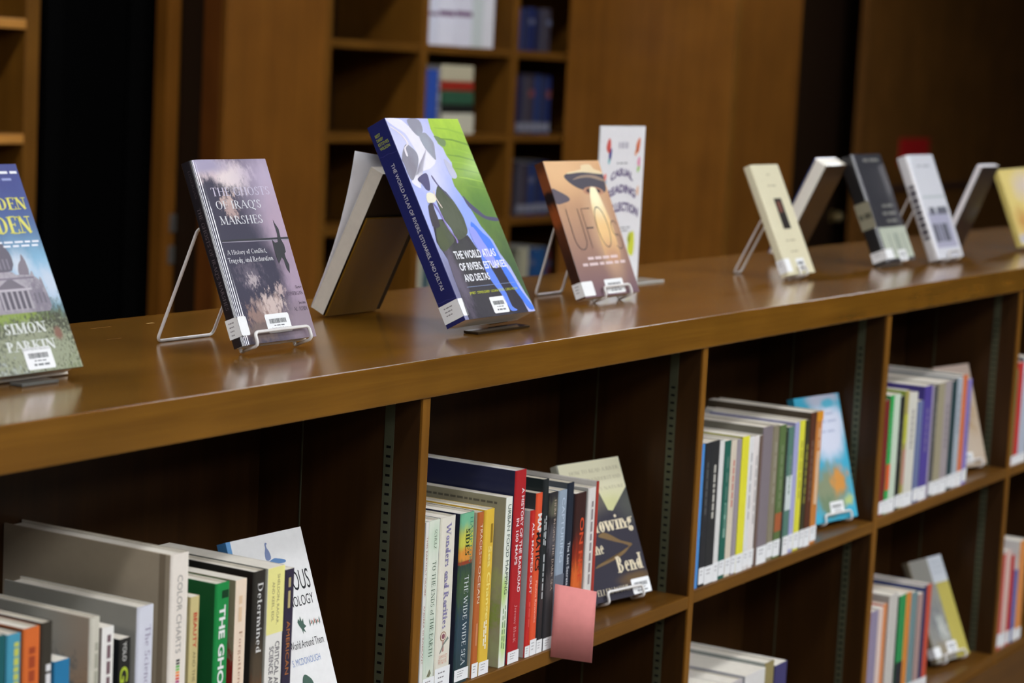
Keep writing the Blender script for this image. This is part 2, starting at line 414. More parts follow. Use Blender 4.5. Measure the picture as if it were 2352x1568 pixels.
# ------------------------------------------------------------------ books
class Book:
    """Front cover faces local -Y at y=0, spine faces -X at x=0, height along Z."""
    def __init__(s, name, label, mtx, w, h, t, front, spine, back, hard=True, group=None, pages=PAPER, cat='book', rnd=None):
        s.w, s.h, s.t = w, h, t
        s.root = empty(name, mtx); tag(s.root, label, cat, group)
        th = 0.0026 if hard else 0.0006
        r = rnd if rnd is not None else (min(0.004, t * .3) if hard else min(0.0012, t * .25))
        rx, ry = r if isinstance(r, tuple) else (r, r)
        r = min(rx, ry); n = 12 if rx != ry else 5
        def path(k, qx, qy):
            P = [(w, k)]
            for i in range(n + 1):
                a = math.radians(-90 - 90 * i / n); P.append((k + qx + qx * math.cos(a), k + qy + qy * math.sin(a)))
            for i in range(n + 1):
                a = math.radians(180 - 90 * i / n); bx_, by_ = min(qx, .0035), min(qy, .0035); P.append((k + bx_ + bx_ * math.cos(a), t - k - by_ + by_ * math.sin(a)))
            P.append((w, t - k)); return P
        O = path(0, rx, ry); I = path(th, max(rx - th, 0.0002), max(ry - th, 0.0002)); N = len(O)
        V = [(p[0], p[1], z) for z in (0, h) for p in O] + [(p[0], p[1], z) for z in (0, h) for p in I]
        Fc = []; ids = []; uvs = []
        for i in range(N - 1):
            a, b = O[i], O[i + 1]; mid = (a[0] + b[0]) / 2, (a[1] + b[1]) / 2
            if mid[0] > r * .6 and mid[1] < t / 2: k = 0; f = lambda p, z: (p[0] / w, z / h)
            elif mid[0] > r * .6: k = 2; f = lambda p, z: (1 - p[0] / w, z / h)
            else: k = 1; f = lambda p, z: (1 - p[1] / t, z / h)
            Fc.append((i + 1, i, i + N, i + 1 + N)); ids.append(k); uvs.append([f(b, 0), f(a, 0), f(a, h), f(b, h)])
            Fc.append((2 * N + i, 2 * N + i + 1, 3 * N + i + 1, 3 * N + i)); ids.append(3); uvs.append([(0, 0)] * 4)
            Fc.append((i, i + 1, 2 * N + i + 1, 2 * N + i)); ids.append(k); uvs.append([f(a, 0), f(b, 0), f(b, 0), f(a, 0)])
            Fc.append((N + i + 1, N + i, 3 * N + i, 3 * N + i + 1)); ids.append(k); uvs.append([f(b, h), f(a, h), f(a, h), f(b, h)])
        for i in (0, N - 1):
            k = 0 if i == 0 else 2
            q = (i, 2 * N + i, 3 * N + i, N + i); Fc.append(q if i else q[::-1]); ids.append(k); uvs.append([(0, 0)] * 4)
        s.cover = mesh_obj('cover', V, Fc, [front, spine, back, PAPER], s.root, uvs=uvs, mids=ids)
        if rx != ry:
            vz = s.cover.data.vertices
            for e in s.cover.data.edges: e.use_edge_sharp = abs(vz[e.vertices[0]].co.z - vz[e.vertices[1]].co.z) < 1e-6
            for p in s.cover.data.polygons: p.use_smooth = p.material_index in (0, 1) and abs(p.normal.z) < .5 and not (abs(p.normal.y) > .999)
        ov = 0.003 if hard else 0.0004
        box('page_block', (th + 0.001, th + 0.0002, ov), (w - ov, t - th - 0.0002, h - ov), pages, s.root)
        s.front = Frame((0, 0, 0), (1, 0, 0), (0, 0, 1), w, h)
        s.spine = Frame((0, t, 0), (0, -1, 0), (0, 0, 1), t, h)
        s.back = Frame((w, t, 0), (-1, 0, 0), (0, 0, 1), w, h)
    def spine_label(s, v0, v1, wrap=0.0, lines=3, seed=1, m=WHITE):
        o = rect('spine_label', s.spine, 0.0 if not wrap else -0.0, v0, 1.0, v1, m, s.root, 2)
        if wrap:
            round_rect('spine_label_flap', s.front, 0.0, v0, wrap, v1, m, o, 2)
        for k in range(lines):
            vv = v1 - (v1 - v0) * (0.22 + 0.2 * k)
            greek('call_number', s.spine, .22, vv - (v1 - v0) * .03, .66 - .06 * k, vv + (v1 - v0) * .03, CALL, o, 3, words=3, seed=seed + k)
        return o
    def barcode(s, u0, v0, u1, v1, text=None, bars=30, seed=3):
        o = round_rect('barcode_label', s.front, u0, v0, u1, v1, WHITE, s.root, 4)
        rnd = random.Random(seed); V = []; Fc = []
        du = u1 - u0; dv = v1 - v0; x = u0 + du * .14
        while x < u1 - du * .16:
            bw = du * rnd.choice((.008, .012, .018)); i = len(V)
            for a, b in ((x, v0 + dv * .5), (x + bw, v0 + dv * .5), (x + bw, v0 + dv * .74), (x, v0 + dv * .74)):
                V.append(s.front.pt(a * s.w, b * s.h, 5))
            Fc.append((i, i + 1, i + 2, i + 3)); x += bw + du * rnd.choice((.007, .01, .014))
        mesh_obj('bars', V, Fc, BARS, o)
        greek('number', s.front, u0 + du * .3, v0 + dv * .36, u0 + du * .72, v0 + dv * .41, GREY_INK, o, 5, words=3)
        if text: letter('owner_name', s.front, text, u0 + du * .2, v0 + dv * .16, u0 + du * .84, v0 + dv * .29, INK, o, 5)
        else: greek('owner_name', s.front, u0 + du * .25, v0 + dv * .16, u0 + du * .8, v0 + dv * .25, GREY_INK, o, 5, words=3)
        return o
def lean(B, tilt, phi=0.0):
    """Stand a face-out book: bottom left front corner B, leaning back by tilt, turned by phi about Z."""
    return Matrix.Translation(Vector(B)) @ Matrix.Rotation(math.radians(phi), 4, 'Z') @ Matrix.Rotation(math.radians(-tilt), 4, 'X')
# ================================================================== THE SETTING
FLOOR_Z, CEIL_Z, YW = -1.0, 2.15, 2.68
tag(box('floor', (-6, -7, FLOOR_Z - 0.1), (16, 6, FLOOR_Z), mat((92, 84, 74), 0.85, noise=0.2)), kind='structure')
tag(box('ceiling', (-6, -7, CEIL_Z), (16, 6, CEIL_Z + 0.1), mat((150, 147, 140), 0.9, noise=0.05)), kind='structure')
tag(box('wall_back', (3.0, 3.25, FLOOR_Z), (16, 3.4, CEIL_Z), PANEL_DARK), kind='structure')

def ceiling_light(x, y, lx, ly, label):
    t = empty('ceiling_light', Matrix.Translation((x, y, CEIL_Z)))
    tag(t, label, 'ceiling light', 'ceiling light panels')
    fr = mat((225, 225, 222), 0.5)
    box('frame', (-lx - .02, -ly - .02, -0.03), (-lx, ly + .02, 0), fr, t); box('frame', (lx, -ly - .02, -0.03), (lx + .02, ly + .02, 0), fr, t)
    box('frame', (-lx, -ly - .02, -0.03), (lx, -ly, 0), fr, t); box('frame', (-lx, ly, -0.03), (lx, ly + .02, 0), fr, t)
    box('diffuser', (-lx, -ly, -0.02), (lx, ly, -0.012), GLOW, t)
GLOW = emit((248, 250, 255), LAMP)
NUM = ('one', 'two', 'three', 'four', 'five', 'six', 'seven', 'eight', 'nine', 'ten')
for k in range(3): ceiling_light(.4 + 3.4 * k, -1.1, .6, .15, 'white ceiling light panel over the near aisle, number %s from the left' % NUM[k])
for k in range(8): ceiling_light(-1.6 + 1.05 * k, -3.1, .15, .62, 'lengthwise ceiling light panel over the reading area, number %s from the left' % NUM[k])
for k in range(6): ceiling_light(-2.2 + 1.7 * k, -5.3, .15, .6, 'added white ceiling light in the unseen back row, number %s from the left' % NUM[k])  # unseen row, added to send lower-angle light into the bays
for k in range(6): ceiling_light(-1.0 + 2.1 * k, 1.55, .6, .13, 'white ceiling light panel over the far aisle, number %s from the left' % NUM[k])

# ---- far wall: dark door with jamb, panelled piers, wall bookcases
x_p1 = at_y((513, 300), YW).x; x_b0 = at_y((745, 220), YW).x
y_460 = at_x((460, 300), x_p1).y; y_408 = at_x((408, 300), x_p1).y
pier = empty('wall_pier', Matrix.Translation((x_p1, YW, FLOOR_Z)))
tag(pier, 'golden brown wooden wall pier between the dark doorway and the wall bookcase', 'pier')
H2 = CEIL_Z - FLOOR_Z
box('face_panel', (0, 0, 0), (x_b0 - x_p1, 0.02, H2), PANEL, pier, 0.003)
box('side_panel', (0.0, 0.021, 0), (0.03, y_460 - YW, H2), PANEL_ORANGE, pier, 0.003)
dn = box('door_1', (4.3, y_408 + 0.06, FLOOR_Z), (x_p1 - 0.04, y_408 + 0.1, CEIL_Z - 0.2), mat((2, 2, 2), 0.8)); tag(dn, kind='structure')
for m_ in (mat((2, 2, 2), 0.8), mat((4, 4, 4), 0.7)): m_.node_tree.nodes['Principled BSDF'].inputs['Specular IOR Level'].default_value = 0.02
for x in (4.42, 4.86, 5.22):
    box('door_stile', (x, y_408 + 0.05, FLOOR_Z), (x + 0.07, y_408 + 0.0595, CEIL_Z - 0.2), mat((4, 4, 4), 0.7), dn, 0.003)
k = at_y((356, 488), y_408 + 0.05)
hd = box('door_handle', (k.x - 0.02, y_408 + 0.02, k.z - 0.05), (k.x + 0.02, y_408 + 0.0495, k.z + 0.05), mat((70, 74, 78), 0.4, metal=0.7), dn, 0.012)
xa = at_y((378, 300), y_408).x
jb = box('trim_1', (xa, y_408, FLOOR_Z), (x_p1 - 0.001, y_408 + 0.045, CEIL_Z), PANEL); tag(jb, kind='structure')
for p in ((396, 512), (392, 585)):
    q = at_y(p, y_408)
    box('strike_plate', (q.x - 0.014, y_408 - 0.004, q.z - 0.028), (q.x + 0.014, y_408 + 0.002, q.z + 0.028), mat((150, 146, 138), 0.35, metal=0.8), jb, 0.002)
tag(box('pier_side_shade', (x_p1 + 0.004, y_460 + 0.001, FLOOR_Z), (x_p1 + 0.05, y_408, CEIL_Z), mat((36, 22, 10), 0.6)), kind='structure')  # rear part of the pier side, its shade painted as a near-black strip

SH1 = [at_y((745, v), YW).z for v in (107, 331, 545)]
pitch = (SH1[0] - SH1[2]) / 2
PALE_EDGE = wood('pale_edge_along', (206, 146, 70), (184, 124, 54), 'X', 0.4)
def wall_bookcase(name, label, x0, x1, dividers, st):
    t = empty(name, Matrix.Translation((x0, YW, FLOOR_Z))); tag(t, label, 'bookcase')
    L = x1 - x0; D = 0.36
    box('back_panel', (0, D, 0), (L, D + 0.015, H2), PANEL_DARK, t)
    for d in dividers: box('divider', (d[0] - x0, 0.0, 0), (d[1] - x0, D - 0.001, H2), WOOD_Z, t, 0.002)
    zs = [SH1[0] + pitch * k for k in range(-3, 6)]
    ds = sorted(dividers)
    for a, b in zip(ds[:-1], ds[1:]):
        for z in zs:
            if z + 0.028 - FLOOR_Z < H2:
                if st: box('shelf_edge', (a[1] - x0 + 0.001, -0.003, z - FLOOR_Z), (b[0] - x0 - 0.001, 0.0035, z + 0.026 - FLOOR_Z), PALE_EDGE, t, 0.002)
                box('shelf', (a[1] - x0 + 0.001, 0.004, z - FLOOR_Z), (b[0] - x0 - 0.001, D - 0.002, z + 0.028 - FLOOR_Z), WOOD_X, t, 0.002)
    return t
xd1 = at_y((974, 150), YW).x; xd2 = at_y((1180, 200), YW).x; xd3 = 7.70
wall_bookcase('wall_bookcase', 'tall wooden wall bookcase with open cubbies seen behind the large atlas', x_b0, xd3 + 0.035,
              [(x_b0, x_b0 + 0.03), (xd1 - 0.02, xd1 + 0.02), (xd2 - 0.02, xd2 + 0.02), (xd3, xd3 + 0.035)], 0)
xl1 = at_y((88, 200), YW).x; xl0 = at_y((56, 200), YW).x
wall_bookcase('wall_bookcase', 'tall wooden wall bookcase left of the dark doorway at the left edge', 3.3, xl1,
              [(3.3, 3.33), (xl0, xl1)], 1)
# ---- right pier: broad side panel, narrower front
xq = at_y((1298, 200), YW).x; yq = at_x((1683, 200), xq).y; xr = at_y((1834, 200), yq).x
pier = empty('wall_pier', Matrix.Translation((xq, yq, FLOOR_Z)))
tag(pier, 'broad golden wooden pier standing behind the white paper sign', 'pier')
box('side_panel', (0, 0.0, 0), (0.03, YW - yq - 0.002, H2), PANEL_LIT, pier, 0.004)
box('front_panel', (0.031, 0.002, 0), (xr - xq, 0.03, H2), PANEL, pier, 0.004)
box('corner_bead', (-0.004, -0.006, 0), (0.022, -0.0005, H2), EDGE_Z, pier, 0.002)
# ---- dark recess with second door and dark wall beyond
d2 = box('door_2', (xr + 0.02, 3.1, FLOOR_Z), (at_y((1985, 250), 3.1).x, 3.15, CEIL_Z - 0.15), mat((40, 26, 14), 0.5, noise=0.2)); tag(d2, kind='structure')
q = at_y((1927, 498), 3.06)
bm = bmesh.new(); bmesh.ops.create_uvsphere(bm, u_segments=20, v_segments=12, radius=0.026)
me = bpy.data.meshes.new('door_knob'); bm.to_mesh(me); bm.free(); me.materials.append(mat((215, 195, 140), 0.3, metal=0.6))
for p in me.polygons: p.use_smooth = True
kn = link(bpy.data.objects.new('door_knob', me), d2); kn.location = q
box('knob_rose', (q.x - 0.03, 3.085, q.z - 0.03), (q.x + 0.03, 3.0995, q.z + 0.03), mat((150, 125, 75), 0.35, metal=0.7), d2, 0.006)
xw = at_y((1985, 250), 2.9).x
tag(box('wall_right', (xw, 2.9, FLOOR_Z), (16, 2.95, CEIL_Z), wood('brown_wall_wood', (130, 86, 36), (108, 69, 27), 'Z', 0.45, 0.0, 0.6)), kind='structure')
a = at_y((1880, 441), 2.88); b = at_y((2320, 441), 2.88)
tag(box('trim_3', (xw + 0.01, 2.885, a.z - 0.012), (15.5, 2.8995, a.z + 0.012), mat((62, 44, 46), 0.4)), kind='structure')
a = at_y((2070, 318), 2.89); b = at_y((2131, 380), 2.89)
sg = empty('wall_notice', Matrix.Translation((a.x, 2.889, b.z))); tag(sg, 'small plain red notice on the dark wall behind the white book', 'notice')
box('plate', (0, 0, 0), (b.x - a.x, 0.008, a.z - b.z), mat((190, 34, 34), 0.5), sg, 0.002)

# ---- books and boxes on the far bookcase
def far_book(p0, p1, zsh, c, label, grp=None, dy=0.02, w=0.2, band=None, name='far_book'):
    """An upright volume whose spine shows between two pixels columns (p0, p1 = left/top, right/any) on the shelf at zsh."""
    a = at_y((p0[0], p0[1]), YW + dy); b = at_y((p1[0], p1[1]), YW + dy)
    t = b.x - a.x; h = a.z - zsh
    m = mat(c, 0.5)
    mtx = Matrix.Translation((b.x - 0.001, YW + dy, zsh)) @ Matrix.Rotation(math.radians(90), 4, 'Z')
    bk = Book(name, label, mtx, w, h, t - 0.002, m, m, m, True, grp)
    if band:
        for v0, v1, cc in band: rect('spine_band', bk.spine, 0.02, v0, .98, v1, mat(cc, .5), bk.root, 2)
    return bk
T = [z + 0.0285 for z in SH1]      # shelf tops
g = 'white volumes on the far bookcase'
far_book((978, -60), (1012, -60), T[0], (214, 216, 228), 'white far volume at the left of the white row on the top cubby', g, band=[(.42, .47, (120, 90, 120))])
far_book((1012, -60), (1050, -60), T[0], (222, 222, 232), 'white far volume with purple band, second of the white row', g, band=[(.42, .49, (110, 70, 110))])
far_book((1050, -60), (1090, -60), T[0], (216, 216, 226), 'white far volume with purple band, third of the white row', g, band=[(.42, .49, (110, 70, 110))])
far_book((1090, -60), (1116, -60), T[0], (196, 204, 202), 'pale grey far volume, fourth of the white row', g)
far_book((1116, -60), (1141, -60), T[0], (218, 218, 222), 'white far volume at the right end of the white row', g)
far_book((975, 158), (1009, 158), T[1], (44, 78, 160), 'bright blue far volume beside the flat stack in the middle cubby')
z = T[1]
for k, (y0, y1, c, nm) in enumerate(((318, 268, (196, 192, 172), 'cream book at the bottom'), (268, 248, (24, 28, 26), 'black book second from the bottom'),
                                     (248, 216, (44, 84, 62), 'green book in the middle'), (216, 194, (150, 40, 26), 'red book second from the top'), (194, 156, (186, 178, 150), 'beige book at the top'))):
    a = at_y((1012, y0), YW + 0.03); b = at_y((1088, y1), YW + 0.03); hh = at_y((1012, y1), YW + 0.03).z - a.z
    mtx = Matrix(((0, 0, 1, a.x), (1, 0, 0, YW + 0.03), (0, 1, 0, z + 0.0005), (0, 0, 0, 1)))
    m = mat(c, .55)
    Book('far_book', nm + ' of the flat stack in the far middle cubby', mtx, 0.2, b.x - a.x, hh - 0.001, m, m, m, True, 'flat stack on the far bookcase')
    z += hh
blues = [(30, 34, 62), (24, 38, 84), (40, 46, 74), (34, 52, 96), (54, 48, 58), (66, 64, 74)]
rows = [(T[0], 20, 'top'), (T[1], 172, 'second'), (T[2], 372, 'third'), (T[2] - pitch, 570, 'fourth')]
rnd = random.Random(4)
for zsh, ytop, nm in rows:
    xs = [1190, 1204, 1216, 1230, 1244, 1257, 1268]
    for k in range(6):
        c = blues[(k * 5 + len(nm)) % 6]
        if nm == 'fourth': c = [(150, 150, 128), (170, 166, 140), (30, 66, 110), (28, 72, 120), (34, 70, 108), (96, 40, 40)][k]
        bands = [(.06, .2, (120, 122, 134))] if nm in ('second', 'third') else []
        if k % 3 == 2: bands.append((.62, .74, (110, 60, 60) if nm == 'second' else (90, 96, 120)))
        far_book((xs[k], ytop + rnd.randint(-3, 3)), (xs[k + 1], ytop), zsh, c,
                 'dark blue bound volume %s from the left in the %s row beside the pier' % (('first', 'second', 'third', 'fourth', 'fifth', 'sixth')[k], nm) if nm != 'fourth' else
                 'far volume %s from the left in the lowest row beside the pier' % ('first', 'second', 'third', 'fourth', 'fifth', 'sixth')[k],
                 'bound volumes in the far right cubbies', dy=0.05, band=bands)
for k, (x0, x1, y, c) in enumerate(((956, 972, 585, (196, 194, 170)), (972, 988, 590, (60, 88, 96)), (988, 1010, 588, (150, 150, 130)))):
    far_book((x0, y), (x1, y), T[2] - pitch, c, ('cream', 'teal', 'beige')[k] + ' far volume low behind the atlas spine', 'low far volumes')

# ================================================================== THE LOW BOOKCASE
DIV = [(1.612, 1.6295), (2.4375, 2.4554), (3.263, 3.2803), (4.0605, 4.0824), (4.853, 4.8715), (5.65, 5.668)]
SHELF1 = {0: -0.463, 1: -0.462, 2: -0.456, 3: -0.452, 4: -0.452}      # shelf tops
SHELF2 = -0.88
BACK = 0.262
bc = empty('low_bookcase', Matrix.Translation((0, 0, FLOOR_Z))); tag(bc, 'long low wooden bookcase of open bays under the countertop', 'bookcase')
up = Matrix.Translation((0, 0, -FLOOR_Z))
def bpart(name, lo, hi, m, bev=0.0, parent=None):
    lo = Vector(lo); hi = Vector(hi)
    if parent is None: lo.z -= FLOOR_Z; hi.z -= FLOOR_Z
    return box(name, lo, hi, m, parent or bc, bev)
ZT = -0.0515
for k, (a, b) in enumerate(DIV):
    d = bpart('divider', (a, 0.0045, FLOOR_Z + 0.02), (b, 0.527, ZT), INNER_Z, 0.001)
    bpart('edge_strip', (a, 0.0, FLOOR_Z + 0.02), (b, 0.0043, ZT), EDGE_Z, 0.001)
for k in range(5):
    a, b = DIV[k][1] + 0.0005, DIV[k + 1][0] - 0.0005
    for zt in (SHELF1[k], SHELF2):
        bpart('shelf', (a, 0.0045, zt - 0.021), (b, BACK - 0.001, zt), WOOD_X, 0.001)
        bpart('shelf_edge', (a, 0.0005, zt - 0.021), (b, 0.0043, zt), EDGE_X, 0.001)
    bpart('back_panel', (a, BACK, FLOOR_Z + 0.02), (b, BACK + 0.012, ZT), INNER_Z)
bpart('plinth', (DIV[0][0], -0.004, FLOOR_Z), (DIV[-1][1], 0.018, SHELF2 - 0.0215), WOOD_X, 0.002)
# slotted metal standards let into the dividers
SLOT = bpy.data.meshes.new('slot')
SLOT.from_pydata([(0, y, z) for y, z in ((-.0035, -.0017), (-.0035, .0017), (.0035, .0017), (.0035, -.0017))] +
                 [(0.0012, y, z) for y, z in ((-.0035, -.0017), (-.0035, .0017), (.0035, .0017), (.0035, -.0017))], [],
                 [(3, 2, 1, 0), (0, 1, 5, 4), (1, 2, 6, 5), (2, 3, 7, 6), (3, 0, 4, 7)])
SLOT.materials.append(mat((12, 11, 9), 0.8))
for k in range(1, 6):
    for y0 in (0.043, 0.19):
        s = bpart('shelf_standard', (DIV[k][0] - 0.0012, y0, FLOOR_Z + 0.03), (DIV[k][0] - 0.0001, y0 + (0.015 if y0 < 0.1 else 0.0022), ZT - 0.005), METAL, 0.0003)
        if k == 1 and y0 < 0.1:
            for j in range(30):
                o = link(bpy.data.objects.new('slot', SLOT), s); o.location = (DIV[k][0] - 0.0014, y0 + 0.0075, ZT - FLOOR_Z - 0.07 - 0.0127 * j)
        elif y0 < 0.1:
            V = []; Fc = []
            for j in range(62):
                zc = ZT - FLOOR_Z - 0.07 - 0.0127 * j; n = len(V)
                V += [(DIV[k][0] - 0.0014, y0 + 0.0075 + a_, zc + b_) for a_, b_ in ((.0035, -.0017), (.0035, .0017), (-.0035, .0017), (-.0035, -.0017))]
                Fc.append((n + 3, n + 2, n + 1, n))
            tag(mesh_obj('slots', V, Fc, SLOT.materials[0], s), kind='stuff')
# countertop
ct = box('countertop', (1.3, -0.004, -0.0512), (6.3, 0.532, 0.0), WOOD_TOP, None, 0.0022)
tag(ct, 'thick glossy worn wooden countertop running along the low bookcase', 'countertop')
fr_ct = Frame((0, 0, 0.0), (1, 0, 0), (0, 1, 0), 6.3, .532)
for k, (px_, l_, w_, c_) in enumerate((((345, 742), .008, .003, (176, 140, 84)), ((1238, 731), .003, .002, (190, 160, 110)), ((232, 752), .022, .0006, (140, 100, 50)), ((262, 778), .016, .0005, (136, 96, 48)))):
    p_ = at_z(px_, 0.0)
    patch('scuff_mark', fr_ct, [(p_.x - l_, p_.y - w_), (p_.x, p_.y - w_ * .6), (p_.x + l_, p_.y - w_ * .8), (p_.x + l_ * .8, p_.y + w_), (p_.x - l_ * .9, p_.y + w_ * .7)], mat(c_, .4), ct, 1, norm=False)
# ================================================================== THINGS ON THE COUNTERTOP
def easel(label, M, x0, x1, t, za, yr, r=0.0023, m=WIRE, group='white wire book easels', base_z=0.0):
    """One bent wire: lip in front of the book, arms under it, legs up its back, rear loop down to the surface."""
    inv = M.inverted()
    e = empty('wire_easel', Matrix.Translation(M @ Vector(((x0 + x1) / 2, t, -0.004))))
    tag(e, label, 'book easel', group)
    o = e.matrix_world.translation
    def side(x):
        apex = M @ Vector((x, t + r + 0.001, za))
        top2 = apex + Vector((0, 0.012, -0.004))
        foot = M @ Vector((x, t + r + 0.001, -0.0037)); 
        rear = Vector((apex.x, yr, base_z + r))
        return [M @ Vector((x, -0.0065, 0.014)), M @ Vector((x, -0.0065, -0.0037)), foot, apex, top2, rear]
    a = side(x0); b = side(x1)
    lipw = a[:2] + [a[2]]
    front = [b[2], b[1], b[0], a[0], a[1], a[2]]
    tube('front_lip', [p - o for p in fillet(front, 0.007)], r, m, e)
    tube('rear_loop', [p - o for p in fillet([a[2], a[3], a[4], a[5], b[5], b[4], b[3], b[2]], 0.009)], r, m, e)
    return e

GLOSS = 1.0
# ---- book of the marshes
gb = [(.33, .94, .34, .07, (216, 198, 204), .6, .3, 9.0), (.5, .9, .24, .075, (236, 222, 222), .6, .32, 12.0), (.12, .97, .35, .05, (172, 164, 190), .6, .1, 5.0),
      (.95, .86, .42, .3, (190, 176, 200), .9, .1, 3.0), (.98, .62, .3, .22, (186, 164, 184), .8, .12, 4.0),
      (.33, .77, .09, .05, (206, 182, 176), .6, .55, 24.0), (.33, .71, .08, .04, (190, 164, 160), .6, .55, 28.0),
      (.34, .37, .16, .07, (104, 97, 112), .8, .45, 18.0), (.35, .335, .07, .035, (180, 168, 172), .6, .6, 30.0),
      (1.0, .3, .26, .3, (172, 152, 172), .7, .16, 4.0), (.98, .08, .5, .14, (150, 134, 146), .7, .12, 4.0),
      (.45, .18, .22, .07, (170, 148, 142), .6, .45, 14.0), (.52, .2, .14, .06, (206, 188, 182), .6, .5, 22.0), (.26, .14, .12, .06, (150, 124, 116), .6, .5, 20.0),
      (.68, .275, .06, .035, (190, 170, 168), .6, .55, 28.0), (.28, .06, .3, .06, (120, 104, 100), .6, .3, 9.0)]
front = art((64, 62, 80), gb, .35, GLOSS)
sp = mat((36, 32, 36), .3, GLOSS)
MG = lean((2.2653, 0.1625, 0.015), 22.7)
b = Book('display_book', 'book with purple stormy sky and a jet silhouette on its cover', MG, .155, .249, .020, front, sp, sp, True, 'books standing on the countertop', rnd=(.017, .007))
G = b
lt = mat((222, 224, 228), .4, .5)
letter('title_lettering', b.front, 'THE GHOSTS', .135, .798, .92, .845, mat((204, 198, 216), .4, .3), b.root, 2, 'serif')
letter('title_lettering', b.front, "OF IRAQ'S", .147, .716, .75, .773, lt, b.root, 2, 'serif')
letter('title_lettering', b.front, 'MARSHES', .142, .642, .713, .69, lt, b.root, 2, 'serif')
letter('subtitle_lettering', b.front, 'A History of Conflict,', .111, .474, .647, .506, lt, b.root, 2, 'serif')
letter('subtitle_lettering', b.front, 'Tragedy, and Restoration', .099, .428, .707, .464, lt, b.root, 2, 'serif')
patch('horizon', b.front, [(.09, .562), (1, .558), (1, .547), (.09, .553)], mat((52, 54, 60), .4, .5), b.root, 1)
patch('horizon', b.front, [(.09, .552), (1, .546), (1, .54), (.09, .548)], mat((150, 146, 160), .4, .5), b.root, 1)
patch('jet_silhouette', b.front, [(.855, .659), (.87, .636), (.899, .605), (.891, .547), (.913, .515), (.909, .476), (.884, .467), (.884, .443), (.904, .404), (.879, .357), (.855, .384),
      (.849, .432), (.831, .448), (.767, .413), (.756, .454), (.76, .496), (.764, .549), (.795, .53), (.836, .533), (.858, .575), (.858, .61)], mat((52, 54, 58), .4, .5), b.root, 3)
dk = mat((74, 62, 78), .5)
for s_, a in (('Steve', (.899, .271, .982, .289)), ('LONERGAN', (.758, .236, .979, .257)), ('Jassim', (.882, .183, .979, .202)), ('AL-ASADI', (.794, .149, .977, .172))):
    letter('author_lettering', b.front, s_, *a, dk, b.root, 3, 'serif')
letter('spine_lettering', b.spine, "THE GHOSTS OF IRAQ'S MARSHES", .25, .2, .6, .75, mat((104, 94, 98), .4), b.root, 2, 'serif', down=True)
letter('spine_lettering', b.spine, 'LONERGAN', .42, .8, .62, .95, mat((80, 72, 76), .4), b.root, 2, 'serif', down=True)
b.spine_label(.05, .153, .115, 4); b.barcode(.362, .045, .692, .148, 'Linda Hall Library')
easel('white wire easel holding the book with the jet cover', MG, .019, .135, .020, .165, .322)

# ---- river atlas
MR = lean((2.692, 0.1004, 0.024), 28.9)
navy = mat((34, 38, 96), .38, .15)
b = Book('display_book', 'thick large paperback atlas with aerial river photograph and dark blue spine', MR, .1957, .3167, .0344,
         art((178, 186, 238), [(.2, .75, .5, .3, (214, 216, 244), .8, .1, 5.0), (.05, .5, .3, .3, (176, 186, 240), .6, .1, 6.0), (.6, .45, .3, .25, (150, 172, 244), .8, .1, 6.0), (.12, .12, .35, .3, (120, 120, 150), .8, .1, 5.0)], .45, .06), navy, navy, False, 'books standing on the countertop')
R_ = b
grn = art((130, 160, 60), [(.85, .96, .5, .22, (178, 214, 66), .9, .12, 9.0), (.9, .75, .4, .22, (142, 182, 62), .9, .14, 14.0), (.85, .55, .3, .16, (96, 138, 56), .9, .1, 9.0), (.95, .15, .5, .4, (66, 92, 56), .9, .08, 6.0)], .45, .06)
patch('green_field', b.front, [(.577, 1), (1, 1), (1, .015), (.991, .055), (.96, .095), (.926, .162), (.897, .232), (.832, .3), (.804, .37), (.749, .418), (.717, .443), (.685, .506), (.657, .554), (.613, .607),
      (.572, .652), (.577, .689), (.637, .729), (.665, .774), (.631, .807), (.626, .848), (.58, .871), (.576, .904), (.56, .945)], grn, b.root, 1, 0)
dkm = art((46, 42, 54), [(.3, .3, .3, .2, (66, 66, 66), .9, .2, 9.0), (.4, .1, .3, .2, (58, 56, 62), .9, .25, 14.0), (.12, .2, .1, .2, (100, 92, 108), .8, .25, 12.0)], .45, .06)
patch('dark_shallows', b.front, [(.071, .464), (.029, .379), (.061, .334), (.086, .292), (.08, .259), (.07, .204), (.07, .13), (.051, .039), (.052, 0), (.9, 0), (.88, .06), (.8, .15), (.76, .24), (.7, .3), (.62, .26), (.56, .3), (.524, .351), (.494, .39),
      (.479, .405), (.313, .387), (.257, .448), (.231, .49), (.152, .492)], dkm, b.root, 2, 0)
isl = art((76, 84, 66), [(.35, .5, .2, .14, (92, 98, 80), .9, .25, 12.0), (.12, .4, .1, .1, (84, 92, 64), .9, .25, 14.0)], .5)
patch('island', b.front, [(.277, .619), (.349, .658), (.394, .636), (.427, .621), (.48, .569), (.517, .502), (.515, .464), (.504, .427), (.455, .402), (.351, .384), (.305, .398), (.293, .444), (.251, .49), (.244, .58)], isl, b.root, 3, 3)
patch('island', b.front, [(.144, .485), (.21, .485), (.25, .448), (.28, .387), (.187, .356), (.08, .333), (.039, .361), (.064, .416)], isl, b.root, 3, 3)
wh = mat((236, 234, 246), .45, .06)
patch('pale_channel', b.front, [(.004, .997), (.183, .996), (.265, .963), (.35, .915), (.397, .849), (.458, .786), (.345, .746), (.233, .733), (.087, .705), (.019, .677), (.112, .647), (.117, .698), (.212, .777), (.237, .828), (.214, .879), (.183, .923), (.078, .959)], wh, b.root, 2, 3)
gy = art((150, 150, 164), [(.1, .76, .1, .1, (138, 134, 146), .9, .25, 12.0), (.4, .87, .1, .08, (160, 166, 178), .9, .2, 12.0)], .5)
